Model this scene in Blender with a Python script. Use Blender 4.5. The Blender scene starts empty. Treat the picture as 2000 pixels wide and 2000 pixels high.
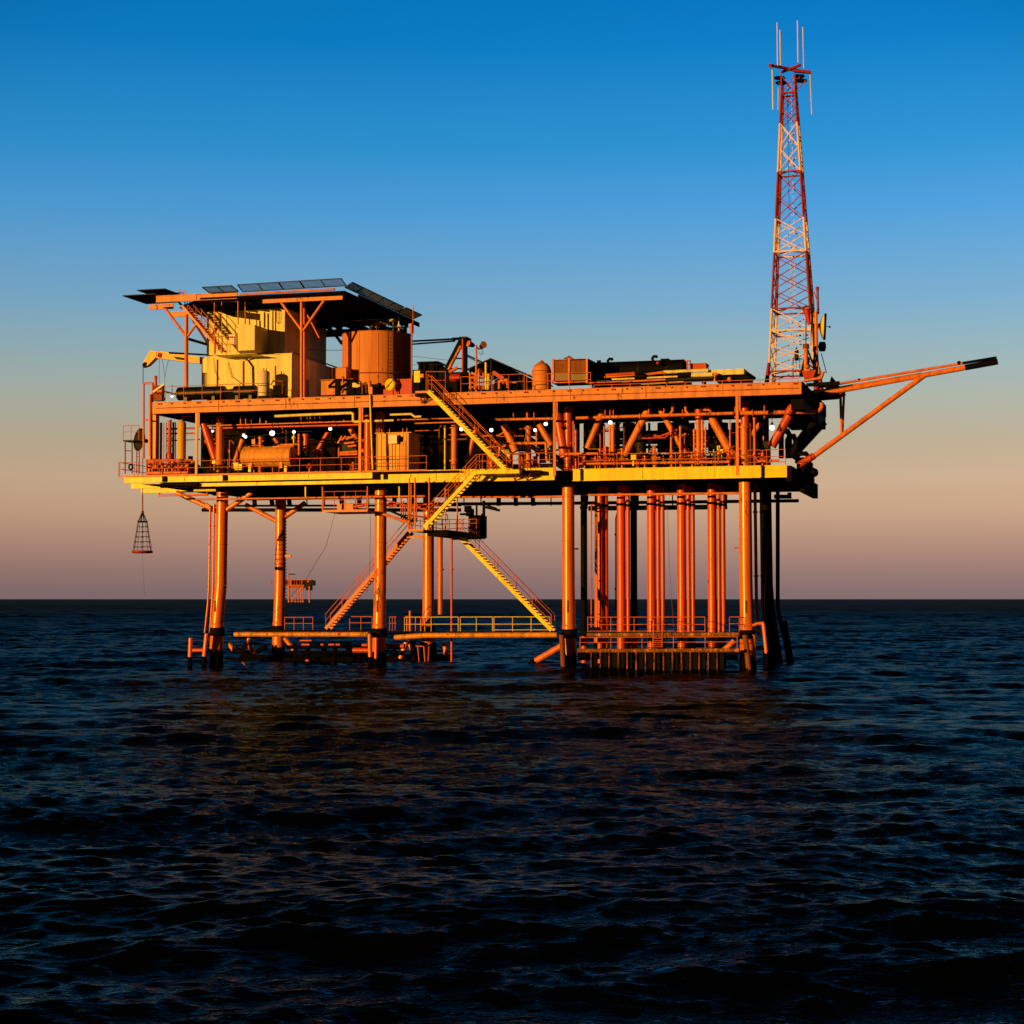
import bpy, math, random
import numpy as np
from mathutils import Vector as V, Matrix
random.seed(7)
SC = bpy.context.scene
COL = SC.collection

# ------------------------------------------------------------------ camera
FPX = 3500.0                      # focal length in pixels of the 2000 px photograph
TH = math.radians(15.6)           # yaw left of the platform's depth axis
PIT = math.atan(170 / FPX)
CAM = V((39.0, -129.8, 5.3))
_s, _c = math.sin(TH), math.cos(TH)
_R = V((_c, _s, 0)); _F0 = V((-_s, _c, 0)); _Z = V((0, 0, 1))
_F = _F0 * math.cos(PIT) + _Z * math.sin(PIT)
_U = -_F0 * math.sin(PIT) + _Z * math.cos(PIT)

def pt(x, y, Y):
    """measured point of the photograph (2000 px) on the real plane at depth Y"""
    d = _F + _R * ((x - 1000) / FPX) + _U * ((1000 - y) / FPX)
    return CAM + d * ((Y - CAM.y) / d.y)
def wx(x, Y, y=900): return pt(x, y, Y).x
def wz(y, x, Y): return pt(x, y, Y).z

cam_d = bpy.data.cameras.new('camera'); cam = bpy.data.objects.new('camera', cam_d); COL.objects.link(cam)
cam_d.sensor_width = 36; cam_d.lens = FPX / 2000 * 36; cam_d.clip_start = 0.5; cam_d.clip_end = 200000
cam.location = CAM
cam.rotation_euler = Matrix((_R, _U, -_F)).transposed().to_euler()
SC.camera = cam

# ------------------------------------------------------------------ mesh builder
def frame(d):
    d = d.normalized()
    a = V((0, 0, 1)) if abs(d.z) < 0.9 else V((1, 0, 0))
    u = d.cross(a).normalized()
    return u, d.cross(u).normalized()

class MB:
    def __init__(s): s.v = []; s.f = []; s.sm = []
    def add(s, vs, fs, smooth=False):
        o = len(s.v); s.v += [tuple(p) for p in vs]
        for f in fs: s.f.append(tuple(i + o for i in f)); s.sm.append(smooth)
        return s
    def box(s, x0, y0, z0, x1, y1, z1):
        x0, x1 = min(x0, x1), max(x0, x1); y0, y1 = min(y0, y1), max(y0, y1); z0, z1 = min(z0, z1), max(z0, z1)
        vs = [(x, y, z) for z in (z0, z1) for y in (y0, y1) for x in (x0, x1)]
        return s.add(vs, [(0, 2, 3, 1), (4, 5, 7, 6), (0, 1, 5, 4), (1, 3, 7, 5), (3, 2, 6, 7), (2, 0, 4, 6)])
    def pbox(s, x0, y0, x1, y1, Y0, Y1):           # box whose front face (plane Y0) spans the measured rectangle
        a = pt(x0, y1, Y0); b = pt(x1, y0, Y0)
        return s.box(a.x, Y0, a.z, b.x, Y1, b.z)
    def bar(s, p, q, w, h=None):
        h = h or w; p = V(p); q = V(q); u, v = frame(q - p)
        c = [u * (-w / 2) + v * (-h / 2), u * (w / 2) + v * (-h / 2), u * (w / 2) + v * (h / 2), u * (-w / 2) + v * (h / 2)]
        vs = [p + k for k in c] + [q + k for k in c]
        return s.add(vs, [(3, 2, 1, 0), (4, 5, 6, 7), (0, 1, 5, 4), (1, 2, 6, 5), (2, 3, 7, 6), (3, 0, 4, 7)])
    def tube(s, p, q, r, r2=None, n=10, cap=True):
        p = V(p); q = V(q); r2 = r if r2 is None else r2; u, v = frame(q - p)
        vs = []
        for c, rr in ((p, r), (q, r2)):
            for k in range(n):
                a = 2 * math.pi * k / n; vs.append(c + u * (rr * math.cos(a)) + v * (rr * math.sin(a)))
        s.add(vs, [(k, (k + 1) % n, n + (k + 1) % n, n + k) for k in range(n)], True)
        if cap: s.add(vs, [tuple(range(n))[::-1], tuple(range(n, 2 * n))])
        return s
    def path(s, pts, r, n=8):
        pts = [V(p) for p in pts]; rings = []
        u = None
        for i, p in enumerate(pts):
            d0 = (p - pts[i - 1]).normalized() if i else None
            d1 = (pts[i + 1] - p).normalized() if i < len(pts) - 1 else None
            t = (d0 + d1) if (d0 and d1) else (d0 or d1)
            if t.length < 1e-4: t = d0
            t.normalize()
            if u is None: u, v = frame(t)
            else:
                u = (u - t * u.dot(t)).normalized(); v = t.cross(u).normalized()
            k = 1.0
            if d0 and d1: k = 1 / max(0.5, math.sqrt(max(0.01, (1 + d0.dot(d1)) / 2)))
            rings.append([p + (u * math.cos(2 * math.pi * j / n) + v * math.sin(2 * math.pi * j / n)) * r * k for j in range(n)])
        vs = [q for rg in rings for q in rg]; fs = []
        for i in range(len(pts) - 1):
            for j in range(n):
                fs.append((i * n + j, i * n + (j + 1) % n, (i + 1) * n + (j + 1) % n, (i + 1) * n + j))
        s.add(vs, fs, True)
        m = (len(pts) - 1) * n
        return s.add(vs, [tuple(range(n))[::-1], tuple(range(m, m + n))])
    def lathe(s, prof, c, axis=(0, 0, 1), n=24, smooth=True):
        c = V(c); ax = V(axis).normalized(); u, v = frame(ax); vs = []
        for r, z in prof:
            for k in range(n):
                a = 2 * math.pi * k / n
                vs.append(c + ax * z + (u * math.cos(a) + v * math.sin(a)) * max(r, 1e-4))
        fs = [(i * n + k, i * n + (k + 1) % n, (i + 1) * n + (k + 1) % n, (i + 1) * n + k) for i in range(len(prof) - 1) for k in range(n)]
        s.add(vs, fs, smooth)
        if prof[0][0] > 0.01: s.add(vs[:n], [tuple(range(n))[::-1]])
        if prof[-1][0] > 0.01: s.add(vs[-n:], [tuple(range(n))])
        return s
    def sphere(s, c, r, n=10):
        pr = [(r * math.sin(math.pi * i / 6), -r * math.cos(math.pi * i / 6)) for i in range(7)]
        return s.lathe(pr, c, n=n)
    def poly(s, pts, th):                           # prism: polygon extruded along th
        pts = [V(p) for p in pts]; n = len(pts); th = V(th)
        vs = pts + [p + th for p in pts]
        return s.add(vs, [tuple(range(n))[::-1], tuple(range(n, 2 * n))] + [(k, (k + 1) % n, n + (k + 1) % n, n + k) for k in range(n)])
    def ring(s, c, axis, R, r, n=16, m=6):
        c = V(c); u, v = frame(V(axis)); vs = []; ax = V(axis).normalized()
        for i in range(n):
            a = 2 * math.pi * i / n; d = u * math.cos(a) + v * math.sin(a)
            for j in range(m):
                b = 2 * math.pi * j / m; vs.append(c + d * (R + r * math.cos(b)) + ax * (r * math.sin(b)))
        return s.add(vs, [(i * m + j, i * m + (j + 1) % m, ((i + 1) % n) * m + (j + 1) % m, ((i + 1) % n) * m + j) for i in range(n) for j in range(m)], True)
    def base(s):
        a = np.array(s.v); return V(((a[:, 0].min() + a[:, 0].max()) / 2, (a[:, 1].min() + a[:, 1].max()) / 2, a[:, 2].min()))
    def mesh(s, name, mat, org):
        me = bpy.data.meshes.new(name)
        me.from_pydata([(x - org.x, y - org.y, z - org.z) for x, y, z in s.v], [], s.f)
        me.polygons.foreach_set('use_smooth', s.sm)
        import bmesh
        b = bmesh.new(); b.from_mesh(me); bmesh.ops.recalc_face_normals(b, faces=b.faces); b.to_mesh(me); b.free()
        me.materials.append(mat); me.update()
        return me

def ragged(p, q, r, r2, n=44, j=.3, seed=0):
    """sleeve whose upper edge is uneven, like growth on a pile"""
    rr = random.Random(seed); p = V(p); q = V(q); m = MB(); vs = []; fs = []; h = [rr.uniform(-j, j) for _ in range(n)]
    h = [(h[k - 1] + 2 * h[k] + h[(k + 1) % n]) / 2.6 for k in range(n)]
    for i in range(7):
        for k in range(n):
            a = 2 * math.pi * k / n; t_ = i / 6; c = p.lerp(q, t_); R_ = (r + (r2 - r) * t_) * (1 + rr.uniform(0, .05))
            vs.append(c + V((math.cos(a) * R_, math.sin(a) * R_, h[k] * (1 - t_))))
    for i in range(6):
        for k in range(n): fs.append((i * n + k, i * n + (k + 1) % n, (i + 1) * n + (k + 1) % n, (i + 1) * n + k))
    return m.add(vs, fs, True)

class Thing:
    """an Empty at the thing's base that parents its parts"""
    def __init__(s, name, label, cat, loc, group=None):
        o = bpy.data.objects.new(name, None); COL.objects.link(o); o.empty_display_size = 0.3
        s.loc = V(loc); o.location = s.loc; o['label'] = label; o['category'] = cat
        if group: o['group'] = group
        s.o = o
    def part(s, name, mb, mat, parent=None, label=None, stuff=False):
        o = bpy.data.objects.new(name, mb.mesh(name, mat, s.loc)); COL.objects.link(o)
        o.parent = parent or s.o
        if label: o['label'] = label
        if stuff: o['kind'] = 'stuff'
        return o
def single(name, label, cat, mb, mat, group=None):
    b = mb.base(); o = bpy.data.objects.new(name, mb.mesh(name, mat, b)); COL.objects.link(o); o.location = b
    o['label'] = label; o['category'] = cat
    if group: o['group'] = group
    return o
def dup(root, loc, label, rotz=None):
    def cp(o, par):
        c = o.copy(); COL.objects.link(c)
        if par: c.parent = par
        for ch in list(o.children): cp(ch, c)
        return c
    r = cp(root, None); r.location = loc; r['label'] = label
    if rotz is not None: r.rotation_euler.z = rotz
    return r

# ------------------------------------------------------------------ materials
def nod(nt, t, **k):
    n = nt.nodes.new(t)
    for a, b in k.items():
        if a == 'i':
            for kk, vv in b.items(): n.inputs[kk].default_value = vv
        else: setattr(n, a, b)
    return n
def paint(name, col, rough=0.45, rust=0.3, rcol=(0.12, 0.035, 0.012), scale=1.2, var=0.18, spec=0.4, metal=0.0, streak=True, bump=0.15):
    m = bpy.data.materials.new(name); m.use_nodes = True; nt = m.node_tree; nt.nodes.clear(); L = nt.links.new
    out = nod(nt, 'ShaderNodeOutputMaterial'); b = nod(nt, 'ShaderNodeBsdfPrincipled')
    b.inputs['Specular IOR Level'].default_value = spec; b.inputs['Metallic'].default_value = metal
    L(b.outputs[0], out.inputs[0])
    g = nod(nt, 'ShaderNodeNewGeometry')
    mp = nod(nt, 'ShaderNodeMapping'); mp.inputs['Scale'].default_value = (1, 1, 0.3) if streak else (1, 1, 1)
    L(g.outputs['Position'], mp.inputs[0])
    n1 = nod(nt, 'ShaderNodeTexNoise', i={'Scale': scale, 'Detail': 8.0, 'Roughness': 0.65}); L(mp.outputs[0], n1.inputs['Vector'])
    n2 = nod(nt, 'ShaderNodeTexNoise', i={'Scale': scale * 7, 'Detail': 5.0, 'Roughness': 0.7}); L(mp.outputs[0], n2.inputs['Vector'])
    # tone variation
    mr = nod(nt, 'ShaderNodeMapRange', i={'From Min': 0.3, 'From Max': 0.7, 'To Min': 1 - var, 'To Max': 1 + var * 0.5}); L(n1.outputs['Fac'], mr.inputs['Value'])
    hs = nod(nt, 'ShaderNodeHueSaturation', i={'Color': (*col, 1)}); L(mr.outputs[0], hs.inputs['Value'])
    m3 = nod(nt, 'ShaderNodeMapping'); m3.inputs['Scale'].default_value = (1.1, 1.1, 0.07) if streak else (1, 1, 1); L(g.outputs['Position'], m3.inputs[0])
    n3 = nod(nt, 'ShaderNodeTexNoise', i={'Scale': 2.2, 'Detail': 4.0, 'Roughness': 0.6}); L(m3.outputs[0], n3.inputs['Vector'])
    st = nod(nt, 'ShaderNodeMapRange', i={'From Min': 0.42, 'From Max': 0.68, 'To Min': 1.10, 'To Max': 1 - rust * 0.75}); L(n3.outputs['Fac'], st.inputs['Value'])
    ml = nod(nt, 'ShaderNodeMath', operation='MULTIPLY'); L(mr.outputs[0], ml.inputs[0]); L(st.outputs[0], ml.inputs[1]); L(ml.outputs[0], hs.inputs['Value'])
    ad = nod(nt, 'ShaderNodeMath', operation='ADD'); L(n1.outputs['Fac'], ad.inputs[0]); L(n2.outputs['Fac'], ad.inputs[1])
    t = 1.34 - rust * 0.5
    r2 = nod(nt, 'ShaderNodeMapRange', i={'From Min': t, 'From Max': t + 0.1, 'To Min': 0, 'To Max': 0.9}); L(ad.outputs[0], r2.inputs['Value'])
    mx = nod(nt, 'ShaderNodeMix', data_type='RGBA'); L(r2.outputs[0], mx.inputs['Factor']); L(hs.outputs[0], mx.inputs['A']); mx.inputs['B'].default_value = (*rcol, 1)
    L(mx.outputs['Result'], b.inputs['Base Color'])
    rr = nod(nt, 'ShaderNodeMapRange', i={'From Min': 0, 'From Max': 1, 'To Min': rough, 'To Max': min(1, rough + 0.4)}); L(r2.outputs[0], rr.inputs['Value']); L(rr.outputs[0], b.inputs['Roughness'])
    if bump:
        bp = nod(nt, 'ShaderNodeBump', i={'Strength': bump, 'Distance': 0.02}); L(n2.outputs['Fac'], bp.inputs['Height']); L(bp.outputs[0], b.inputs['Normal'])
    return m
def glow(name, col, st):
    m = bpy.data.materials.new(name); m.use_nodes = True; b = m.node_tree.nodes['Principled BSDF']
    b.inputs['Base Color'].default_value = (*col, 1); b.inputs['Emission Color'].default_value = (*col, 1); b.inputs['Emission Strength'].default_value = st
    return m

ORANGE = paint('weathered_buff_paint', (0.74, 0.21, 0.05), 0.42, 0.42)
BEAMP = paint('deck_edge_paint', (0.70, 0.25, 0.11), 0.5, 0.40, scale=0.8)
LEGP = paint('leg_paint', (0.78, 0.19, 0.025), 0.28, 0.38, scale=0.7, spec=0.7)
REDLEG = paint('red_lead_conductor_paint', (0.76, 0.085, 0.04), 0.34, 0.36, scale=0.7, spec=0.6)
YELLOW = paint('yellow_paint', (0.88, 0.76, 0.02), 0.42, 0.30, scale=0.9)
CREAM = paint('cream_wall_paint', (0.82, 0.76, 0.38), 0.55, 0.34, scale=0.7, var=0.14)
TANKP = paint('tank_paint', (0.66, 0.235, 0.08), 0.6, 0.32, scale=0.9, var=0.12)
REDOX = paint('red_oxide_paint', (0.56, 0.07, 0.03), 0.36, 0.3, spec=.5)
REDP = paint('signal_red_paint', (0.40, 0.02, 0.015), 0.45, 0.2)
WHITEP = paint('white_paint', (0.82, 0.74, 0.72), 0.45, 0.22)
RAILP = paint('rail_paint', (0.66, 0.15, 0.03), 0.45, 0.34, scale=2.5)
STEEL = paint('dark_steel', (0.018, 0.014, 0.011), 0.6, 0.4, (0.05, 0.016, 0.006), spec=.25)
BLACK = paint('black_coating_and_shade', (0.0025, 0.0025, 0.0026), 0.7, 0.05, (0.01, 0.004, 0.002), spec=.08)
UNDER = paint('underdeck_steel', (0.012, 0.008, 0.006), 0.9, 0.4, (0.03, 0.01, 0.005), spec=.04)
RUST = paint('rusted_steel', (0.26, 0.08, 0.025), 0.8, 0.5, scale=2)
GROWTH = paint('marine_growth', (0.0035, 0.0028, 0.002), 0.9, 0.25, (0.012, 0.004, 0.002), scale=3, spec=.04, streak=False, bump=0.8)
WALLD = paint('grey_wall_paint', (0.22, 0.19, 0.13), 0.6, 0.2)
NETM = paint('weathered_net_frame', (0.035, 0.045, 0.055), 0.6, 0.1, spec=.1)
CABLE = paint('wire_rope', (0.03, 0.028, 0.025), 0.6, 0.1)
TARP = paint('black_tarpaulin', (0.005, 0.005, 0.0055), 0.7, 0.0, spec=.15)
GREYMESH = paint('dish_mesh_grey', (0.028, 0.031, 0.032), 0.7, 0.1, spec=.1)
BULB = glow('lit_lamp_glass', (0.85, 1.0, 0.9), 4.0)

# ------------------------------------------------------------------ generic builders
def guard_rail(label, pts, posts, h=1.07, name='guard_rail', mat=None, r=0.028, mid=(0.55,), group='guard rails of the platform', toe=False):
    mat = mat or RAILP; pts = [V(p) for p in pts]
    t = Thing(name, label, 'railing', pts[0], group)
    up = V((0, 0, h))
    t.part('top_rail', MB().path([p + up for p in pts], r), mat)
    for k in mid: t.part('mid_rail', MB().path([p + up * k for p in pts], r * 0.85), mat)
    if toe:
        m = MB()
        for a, b in zip(pts, pts[1:]): m.bar(a + V((0, 0, 0.08)), b + V((0, 0, 0.08)), 0.02, 0.12)
        t.part('toe_board', m, mat)
    L = [(b - a).length for a, b in zip(pts, pts[1:])]; T = sum(L)
    for i in range(posts):
        d = T * i / max(1, posts - 1)
        for (a, b), l in zip(zip(pts, pts[1:]), L):
            if d <= l + 1e-6:
                p = a.lerp(b, d / l); break
            d -= l
        t.part('post', MB().tube(p, p + up, r * 0.95, n=8), mat)
    return t

def stair(label, top, bot, Ya, Yb, mat, rmat, h=1.1, n=None, depth=0.24):
    """flight between two points (x,z), stringers at depths Ya (front) and Yb"""
    tx, tz = top; bx_, bz = bot
    t = Thing('staircase', label, 'stairs', (bx_, (Ya + Yb) / 2, bz))
    for Y in (Ya, Yb):
        t.part('stringer', MB().bar((tx, Y, tz), (bx_, Y, bz), 0.06, depth), mat)
    n = n or int(abs(tz - bz) / 0.22)
    m = MB()
    for i in range(1, n):
        k = i / n; x = tx + (bx_ - tx) * k; z = tz + (bz - tz) * k
        m.box(x - 0.13, Ya + 0.03, z - 0.02, x + 0.13, Yb - 0.03, z + 0.02)
        m.box(x - 0.13, Ya + 0.03, z - 0.06, x - 0.10, Yb - 0.03, z - 0.02)
    t.part('treads', m, mat)
    for Y in (Ya, Yb):
        hr = MB()
        hr.path([(tx, Y, tz + h), (bx_, Y, bz + h)], 0.028)
        t.part('handrail', hr, rmat)
        t.part('mid_rail', MB().path([(tx, Y, tz + h * 0.55), (bx_, Y, bz + h * 0.55)], 0.022), rmat)
        for i in range(6):
            k = i / 5; x = tx + (bx_ - tx) * k; z = tz + (bz - tz) * k
            t.part('baluster', MB().tube((x, Y, z), (x, Y, z + h), 0.024, n=6), rmat)
    return t

def pipe(label, pts, r, mat, flanges=(), name='pipe_run', group=None, cat='pipe'):
    t = Thing(name, label, cat, V(pts[0]), group)
    t.part('pipe', MB().path(pts, r, n=10), mat)
    for (p, d) in flanges:
        p = V(p); d = V(d).normalized() * 0.05
        t.part('flange', MB().tube(p - d, p + d, r * 1.6, n=12), mat)
    return t

def valve_stack(label, x, Y, z, h, mat, group, r=0.09):
    t = Thing('valve_stack', label, 'valve', (x, Y, z), group)
    t.part('riser', MB().tube((x, Y, z), (x, Y, z + h), r), mat)
    for k in (0.02, 0.31, 0.64, 0.95): t.part('flange', MB().tube((x, Y, z + h * k), (x, Y, z + h * k + 0.08), r * 1.9, n=12), mat)
    b = MB().sphere((x, Y, z + h * 0.48), r * 2.0); t.part('valve_body', b, mat)
    t.part('side_arm', MB().tube((x, Y, z + h * 0.48), (x + 0.45, Y, z + h * 0.48), r * 0.8), mat)
    t.part('side_arm', MB().tube((x, Y, z + h * 0.8), (x - 0.35, Y, z + h * 0.8), r * 0.7), mat)
    w = MB().ring((x, Y - 0.28, z + h * 0.48), (0, 1, 0), 0.17, 0.022).tube((x, Y - 0.29, z + h * 0.48), (x, Y, z + h * 0.48), 0.025).bar((x - .17, Y - .28, z + h * .48), (x + .17, Y - .28, z + h * .48), .02)
    t.part('hand_wheel', w, REDOX)
    return t

# ------------------------------------------------------------------ sky, sun
SUN_AZ, SUN_EL = math.radians(32), math.radians(5.0)
to_sun = V((-math.sin(SUN_AZ) * math.cos(SUN_EL), -math.cos(SUN_AZ) * math.cos(SUN_EL), math.sin(SUN_EL)))
w = bpy.data.worlds.new('World'); SC.world = w; w.use_nodes = True; nt = w.node_tree; nt.nodes.clear(); L = nt.links.new
wo = nod(nt, 'ShaderNodeOutputWorld'); bg = nod(nt, 'ShaderNodeBackground'); L(bg.outputs[0], wo.inputs[0])
tc = nod(nt, 'ShaderNodeTexCoord'); sp = nod(nt, 'ShaderNodeSeparateXYZ'); L(tc.outputs['Generated'], sp.inputs[0])
def lin(c): return tuple(((v / 255) / 12.92 if v / 255 <= 0.04045 else ((v / 255 + 0.055) / 1.055) ** 2.4) for v in c)
SKY = [(0.003, (128, 105, 107)), (0.017, (151, 119, 112)), (0.031, (174, 136, 119)), (0.048, (194, 157, 128)), (0.066, (198, 168, 138)), (0.086, (184, 168, 142)), (0.111, (168, 174, 162)),
       (0.134, (148, 174, 179)), (0.162, (120, 168, 198)), (0.21, (78, 155, 212)), (0.245, (44, 143, 205)), (0.298, (6, 123, 194)), (0.325, (0, 115, 186)), (0.38, (0, 86, 152)), (0.5, (0, 44, 88)), (1.0, (1, 10, 24))]
rp = nod(nt, 'ShaderNodeValToRGB'); el = rp.color_ramp.elements
while len(el) < len(SKY): el.new(0.5)
for e, (p, c) in zip(el, SKY): e.position = p
for e, (p, c) in zip(el, SKY): e.color = (*lin(c), 1)
L(sp.outputs['Z'], rp.inputs['Fac'])
# sky dims away from the view axis, set so to deepen shade on the platform
dv = nod(nt, 'ShaderNodeVectorMath', operation='DOT_PRODUCT'); L(tc.outputs['Generated'], dv.inputs[0]); dv.inputs[1].default_value = (-_s, _c, 0)
fa = nod(nt, 'ShaderNodeMapRange', interpolation_type='SMOOTHSTEP', i={'From Min': 0.80, 'From Max': 0.94, 'To Min': 0.03, 'To Max': 1.0}); L(dv.outputs['Value'], fa.inputs['Value'])
mu = nod(nt, 'ShaderNodeVectorMath', operation='SCALE'); L(rp.outputs['Color'], mu.inputs[0])
dr = nod(nt, 'ShaderNodeVectorMath', operation='DOT_PRODUCT'); L(tc.outputs['Generated'], dr.inputs[0]); dr.inputs[1].default_value = (_c, _s, 0)
fr_ = nod(nt, 'ShaderNodeMapRange', i={'From Min': -0.3, 'From Max': 0.3, 'To Min': 0.92, 'To Max': 1.10}); L(dr.outputs['Value'], fr_.inputs['Value'])
fm = nod(nt, 'ShaderNodeMath', operation='MULTIPLY'); L(fa.outputs[0], fm.inputs[0]); L(fr_.outputs[0], fm.inputs[1]); L(fm.outputs[0], mu.inputs['Scale'])
sk = nod(nt, 'ShaderNodeTexSky', sky_type='NISHITA', sun_disc=False, sun_elevation=SUN_EL, sun_rotation=math.pi + SUN_AZ, air_density=1.0, dust_density=0.5, ozone_density=3.0)
sc_ = nod(nt, 'ShaderNodeVectorMath', operation='SCALE'); L(sk.outputs[0], sc_.inputs[0]); sc_.inputs['Scale'].default_value = 0.004
sm_ = nod(nt, 'ShaderNodeVectorMath', operation='ADD'); L(mu.outputs[0], sm_.inputs[0]); L(sc_.outputs[0], sm_.inputs[1])
L(sm_.outputs[0], bg.inputs[0]); bg.inputs[1].default_value = 1.0
sd = bpy.data.lights.new('sun', 'SUN'); sun = bpy.data.objects.new('sun', sd); COL.objects.link(sun)
sd.energy = 5.0; sd.angle = math.radians(0.5); sd.color = (1.0, 0.46, 0.07)
sun.rotation_euler = to_sun.to_track_quat('Z', 'Y').to_euler(); sun.location = to_sun * 300
SC.cycles.diffuse_bounces = 2; SC.view_settings.view_transform = 'Standard'; SC.cycles.diffuse_bounces = 2; SC.view_settings.look = 'None'; SC.view_settings.exposure = 0; SC.view_settings.gamma = 1

# ------------------------------------------------------------------ sea: one sheet of real waves out to the horizon
def build_sea():
    rng = np.random.default_rng(5)
    fine = np.radians(np.arange(-19.5, 19.51, 0.085))
    co_l = np.radians(np.linspace(-180, -20, 70)); co_r = np.radians(np.linspace(20, 180, 70))[:-1]
    ang = np.concatenate([co_l, fine, co_r])
    rs = [3, 6, 10, 14, 17]; r = 19.0
    while r < 70000:
        rs.append(r); d = 0.5 * r * r / (5.3 * 1792)
        cap = 0.27 if r < 330 else 0.5 if r < 650 else 1.2 if r < 1500 else 4.0 if r < 4000 else r * 0.02
        r += min(max(d, 0.055), cap)
    rs = np.array(rs); step = np.gradient(rs)
    A, Rr = np.meshgrid(ang, rs); S = np.repeat(step[:, None], len(ang), 1)
    # angles are measured from the platform's depth direction, anticlockwise
    dirx = -np.sin(TH + A); diry = np.cos(TH + A)
    X0 = CAM.x + Rr * dirx; Y0 = CAM.y + Rr * diry
    X = X0.copy(); Y = Y0.copy(); Zz = np.zeros_like(X0)
    aw = np.where(np.abs(A) > math.radians(19.6), 0.0, 1.0)
    wind = math.radians(-70)                # travelling towards the lens, a little to the right
    n = 100
    lam = np.geomspace(0.22, 20, n)
    for i, l in enumerate(lam):
        th = wind + rng.normal(0, 0.5 if l < 1 else 0.36)
        k = 2 * math.pi / l; a = 0.0092 * (l if l < 1.2 else 1.2 * (l / 1.2) ** 0.42)
        ph = rng.uniform(0, 2 * math.pi)
        kx, ky = k * math.cos(th), k * math.sin(th)
        m = max(8, int((step < l / 2.0).nonzero()[0].max()) + 1)
        x0, y0 = X0[:m], Y0[:m]
        fade = np.clip((l / S[:m] - 2.0) / 1.2, 0, 1) * aw[:m]
        gust = 0.75 + 0.45 * np.sin(x0 * 0.045 * math.cos(i) + y0 * 0.03 + i * 1.3)
        p = kx * x0 + ky * y0 + ph
        af = a * fade * gust
        Zz[:m] += af * np.sin(p)
        cp = af * 0.75 * np.cos(p)
        X[:m] += cp * math.cos(th); Y[:m] += cp * math.sin(th)
    for l, a, dth, ph in ((21, 0.16, 0.12, 0.4), (33, 0.24, -0.16, 2.2), (14, 0.09, -0.3, 1.1)):
        th = wind + dth; k = 2 * math.pi / l; fade = np.clip((l / S - 2.2) / 2.0, 0, 1) * aw
        p = k * math.cos(th) * X0 + k * math.sin(th) * Y0 + ph + 0.8 * np.sin(0.06 * (X0 * math.sin(th) - Y0 * math.cos(th)))
        Zz += a * fade * np.sin(p); X += .6 * a * fade * np.cos(p) * math.cos(th); Y += .6 * a * fade * np.cos(p) * math.sin(th)
    nr, na = X.shape
    co = np.stack([X, Y, Zz], -1).reshape(-1, 3)
    i = np.arange(nr - 1)[:, None] * na; j = np.arange(na)[None, :]; j2 = (j + 1) % na
    q = np.stack([i + j, i + na + j, i + na + j2, i + j2], -1).reshape(-1, 4)
    me = bpy.data.meshes.new('sea')
    me.vertices.add(len(co)); me.vertices.foreach_set('co', co.ravel().astype(np.float32))
    me.loops.add(q.size); me.loops.foreach_set('vertex_index', q.ravel().astype(np.int32))
    me.polygons.add(len(q)); me.polygons.foreach_set('loop_start', np.arange(0, q.size, 4, dtype=np.int32)); me.polygons.foreach_set('loop_total', np.full(len(q), 4, np.int32))
    me.update(calc_edges=True); me.polygons.foreach_set('use_smooth', np.ones(len(q), bool)); me.update()
    if me.polygons[len(q) // 2].normal.z < 0: me.flip_normals()
    o = bpy.data.objects.new('sea', me); COL.objects.link(o); o['kind'] = 'structure'
    m = bpy.data.materials.new('sea_water'); m.use_nodes = True; nt = m.node_tree; nt.nodes.clear(); L = nt.links.new
    out = nod(nt, 'ShaderNodeOutputMaterial')
    g = nod(nt, 'ShaderNodeNewGeometry')
    m0 = nod(nt, 'ShaderNodeMapping'); m0.inputs['Rotation'].default_value = (0, 0, -wind); L(g.outputs['Position'], m0.inputs[0])
    mp = nod(nt, 'ShaderNodeMapping'); mp.inputs['Scale'].default_value = (1.0, 0.42, 1); L(m0.outputs[0], mp.inputs[0])
    n1 = nod(nt, 'ShaderNodeTexNoise', i={'Scale': 4.2, 'Detail': 4.0, 'Roughness': 0.55, 'Distortion': 0.5}); L(mp.outputs[0], n1.inputs['Vector'])
    n2 = nod(nt, 'ShaderNodeTexNoise', i={'Scale': 1.1, 'Detail': 5.0, 'Roughness': 0.6, 'Distortion': 0.5}); L(mp.outputs[0], n2.inputs['Vector'])
    # ripples too fine to be meshed far out become surface roughness there (level of detail by distance on the water)
    ds = nod(nt, 'ShaderNodeVectorMath', operation='DISTANCE'); L(g.outputs['Position'], ds.inputs[0]); ds.inputs[1].default_value = CAM
    rg = nod(nt, 'ShaderNodeMapRange', i={'From Min': 150, 'From Max': 900, 'To Min': 0.07, 'To Max': 0.42}); L(ds.outputs['Value'], rg.inputs['Value'])
    st = nod(nt, 'ShaderNodeMapRange', i={'From Min': 60, 'From Max': 500, 'To Min': 1.0, 'To Max': 0.25}); L(ds.outputs['Value'], st.inputs['Value'])
    # gusts roughen the surface in long patches
    gp = nod(nt, 'ShaderNodeTexNoise', i={'Scale': 0.045, 'Detail': 3.0}); L(mp.outputs[0], gp.inputs['Vector'])
    gm = nod(nt, 'ShaderNodeMapRange', i={'From Min': 0.35, 'From Max': 0.65, 'To Min': 0.30, 'To Max': 1.4}); L(gp.outputs['Fac'], gm.inputs['Value'])
    sx = nod(nt, 'ShaderNodeMath', operation='MULTIPLY'); L(st.outputs[0], sx.inputs[0]); L(gm.outputs[0], sx.inputs[1])
    b1 = nod(nt, 'ShaderNodeBump', i={'Distance': 0.07}); L(n1.outputs['Fac'], b1.inputs['Height']); L(sx.outputs[0], b1.inputs['Strength'])
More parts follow.
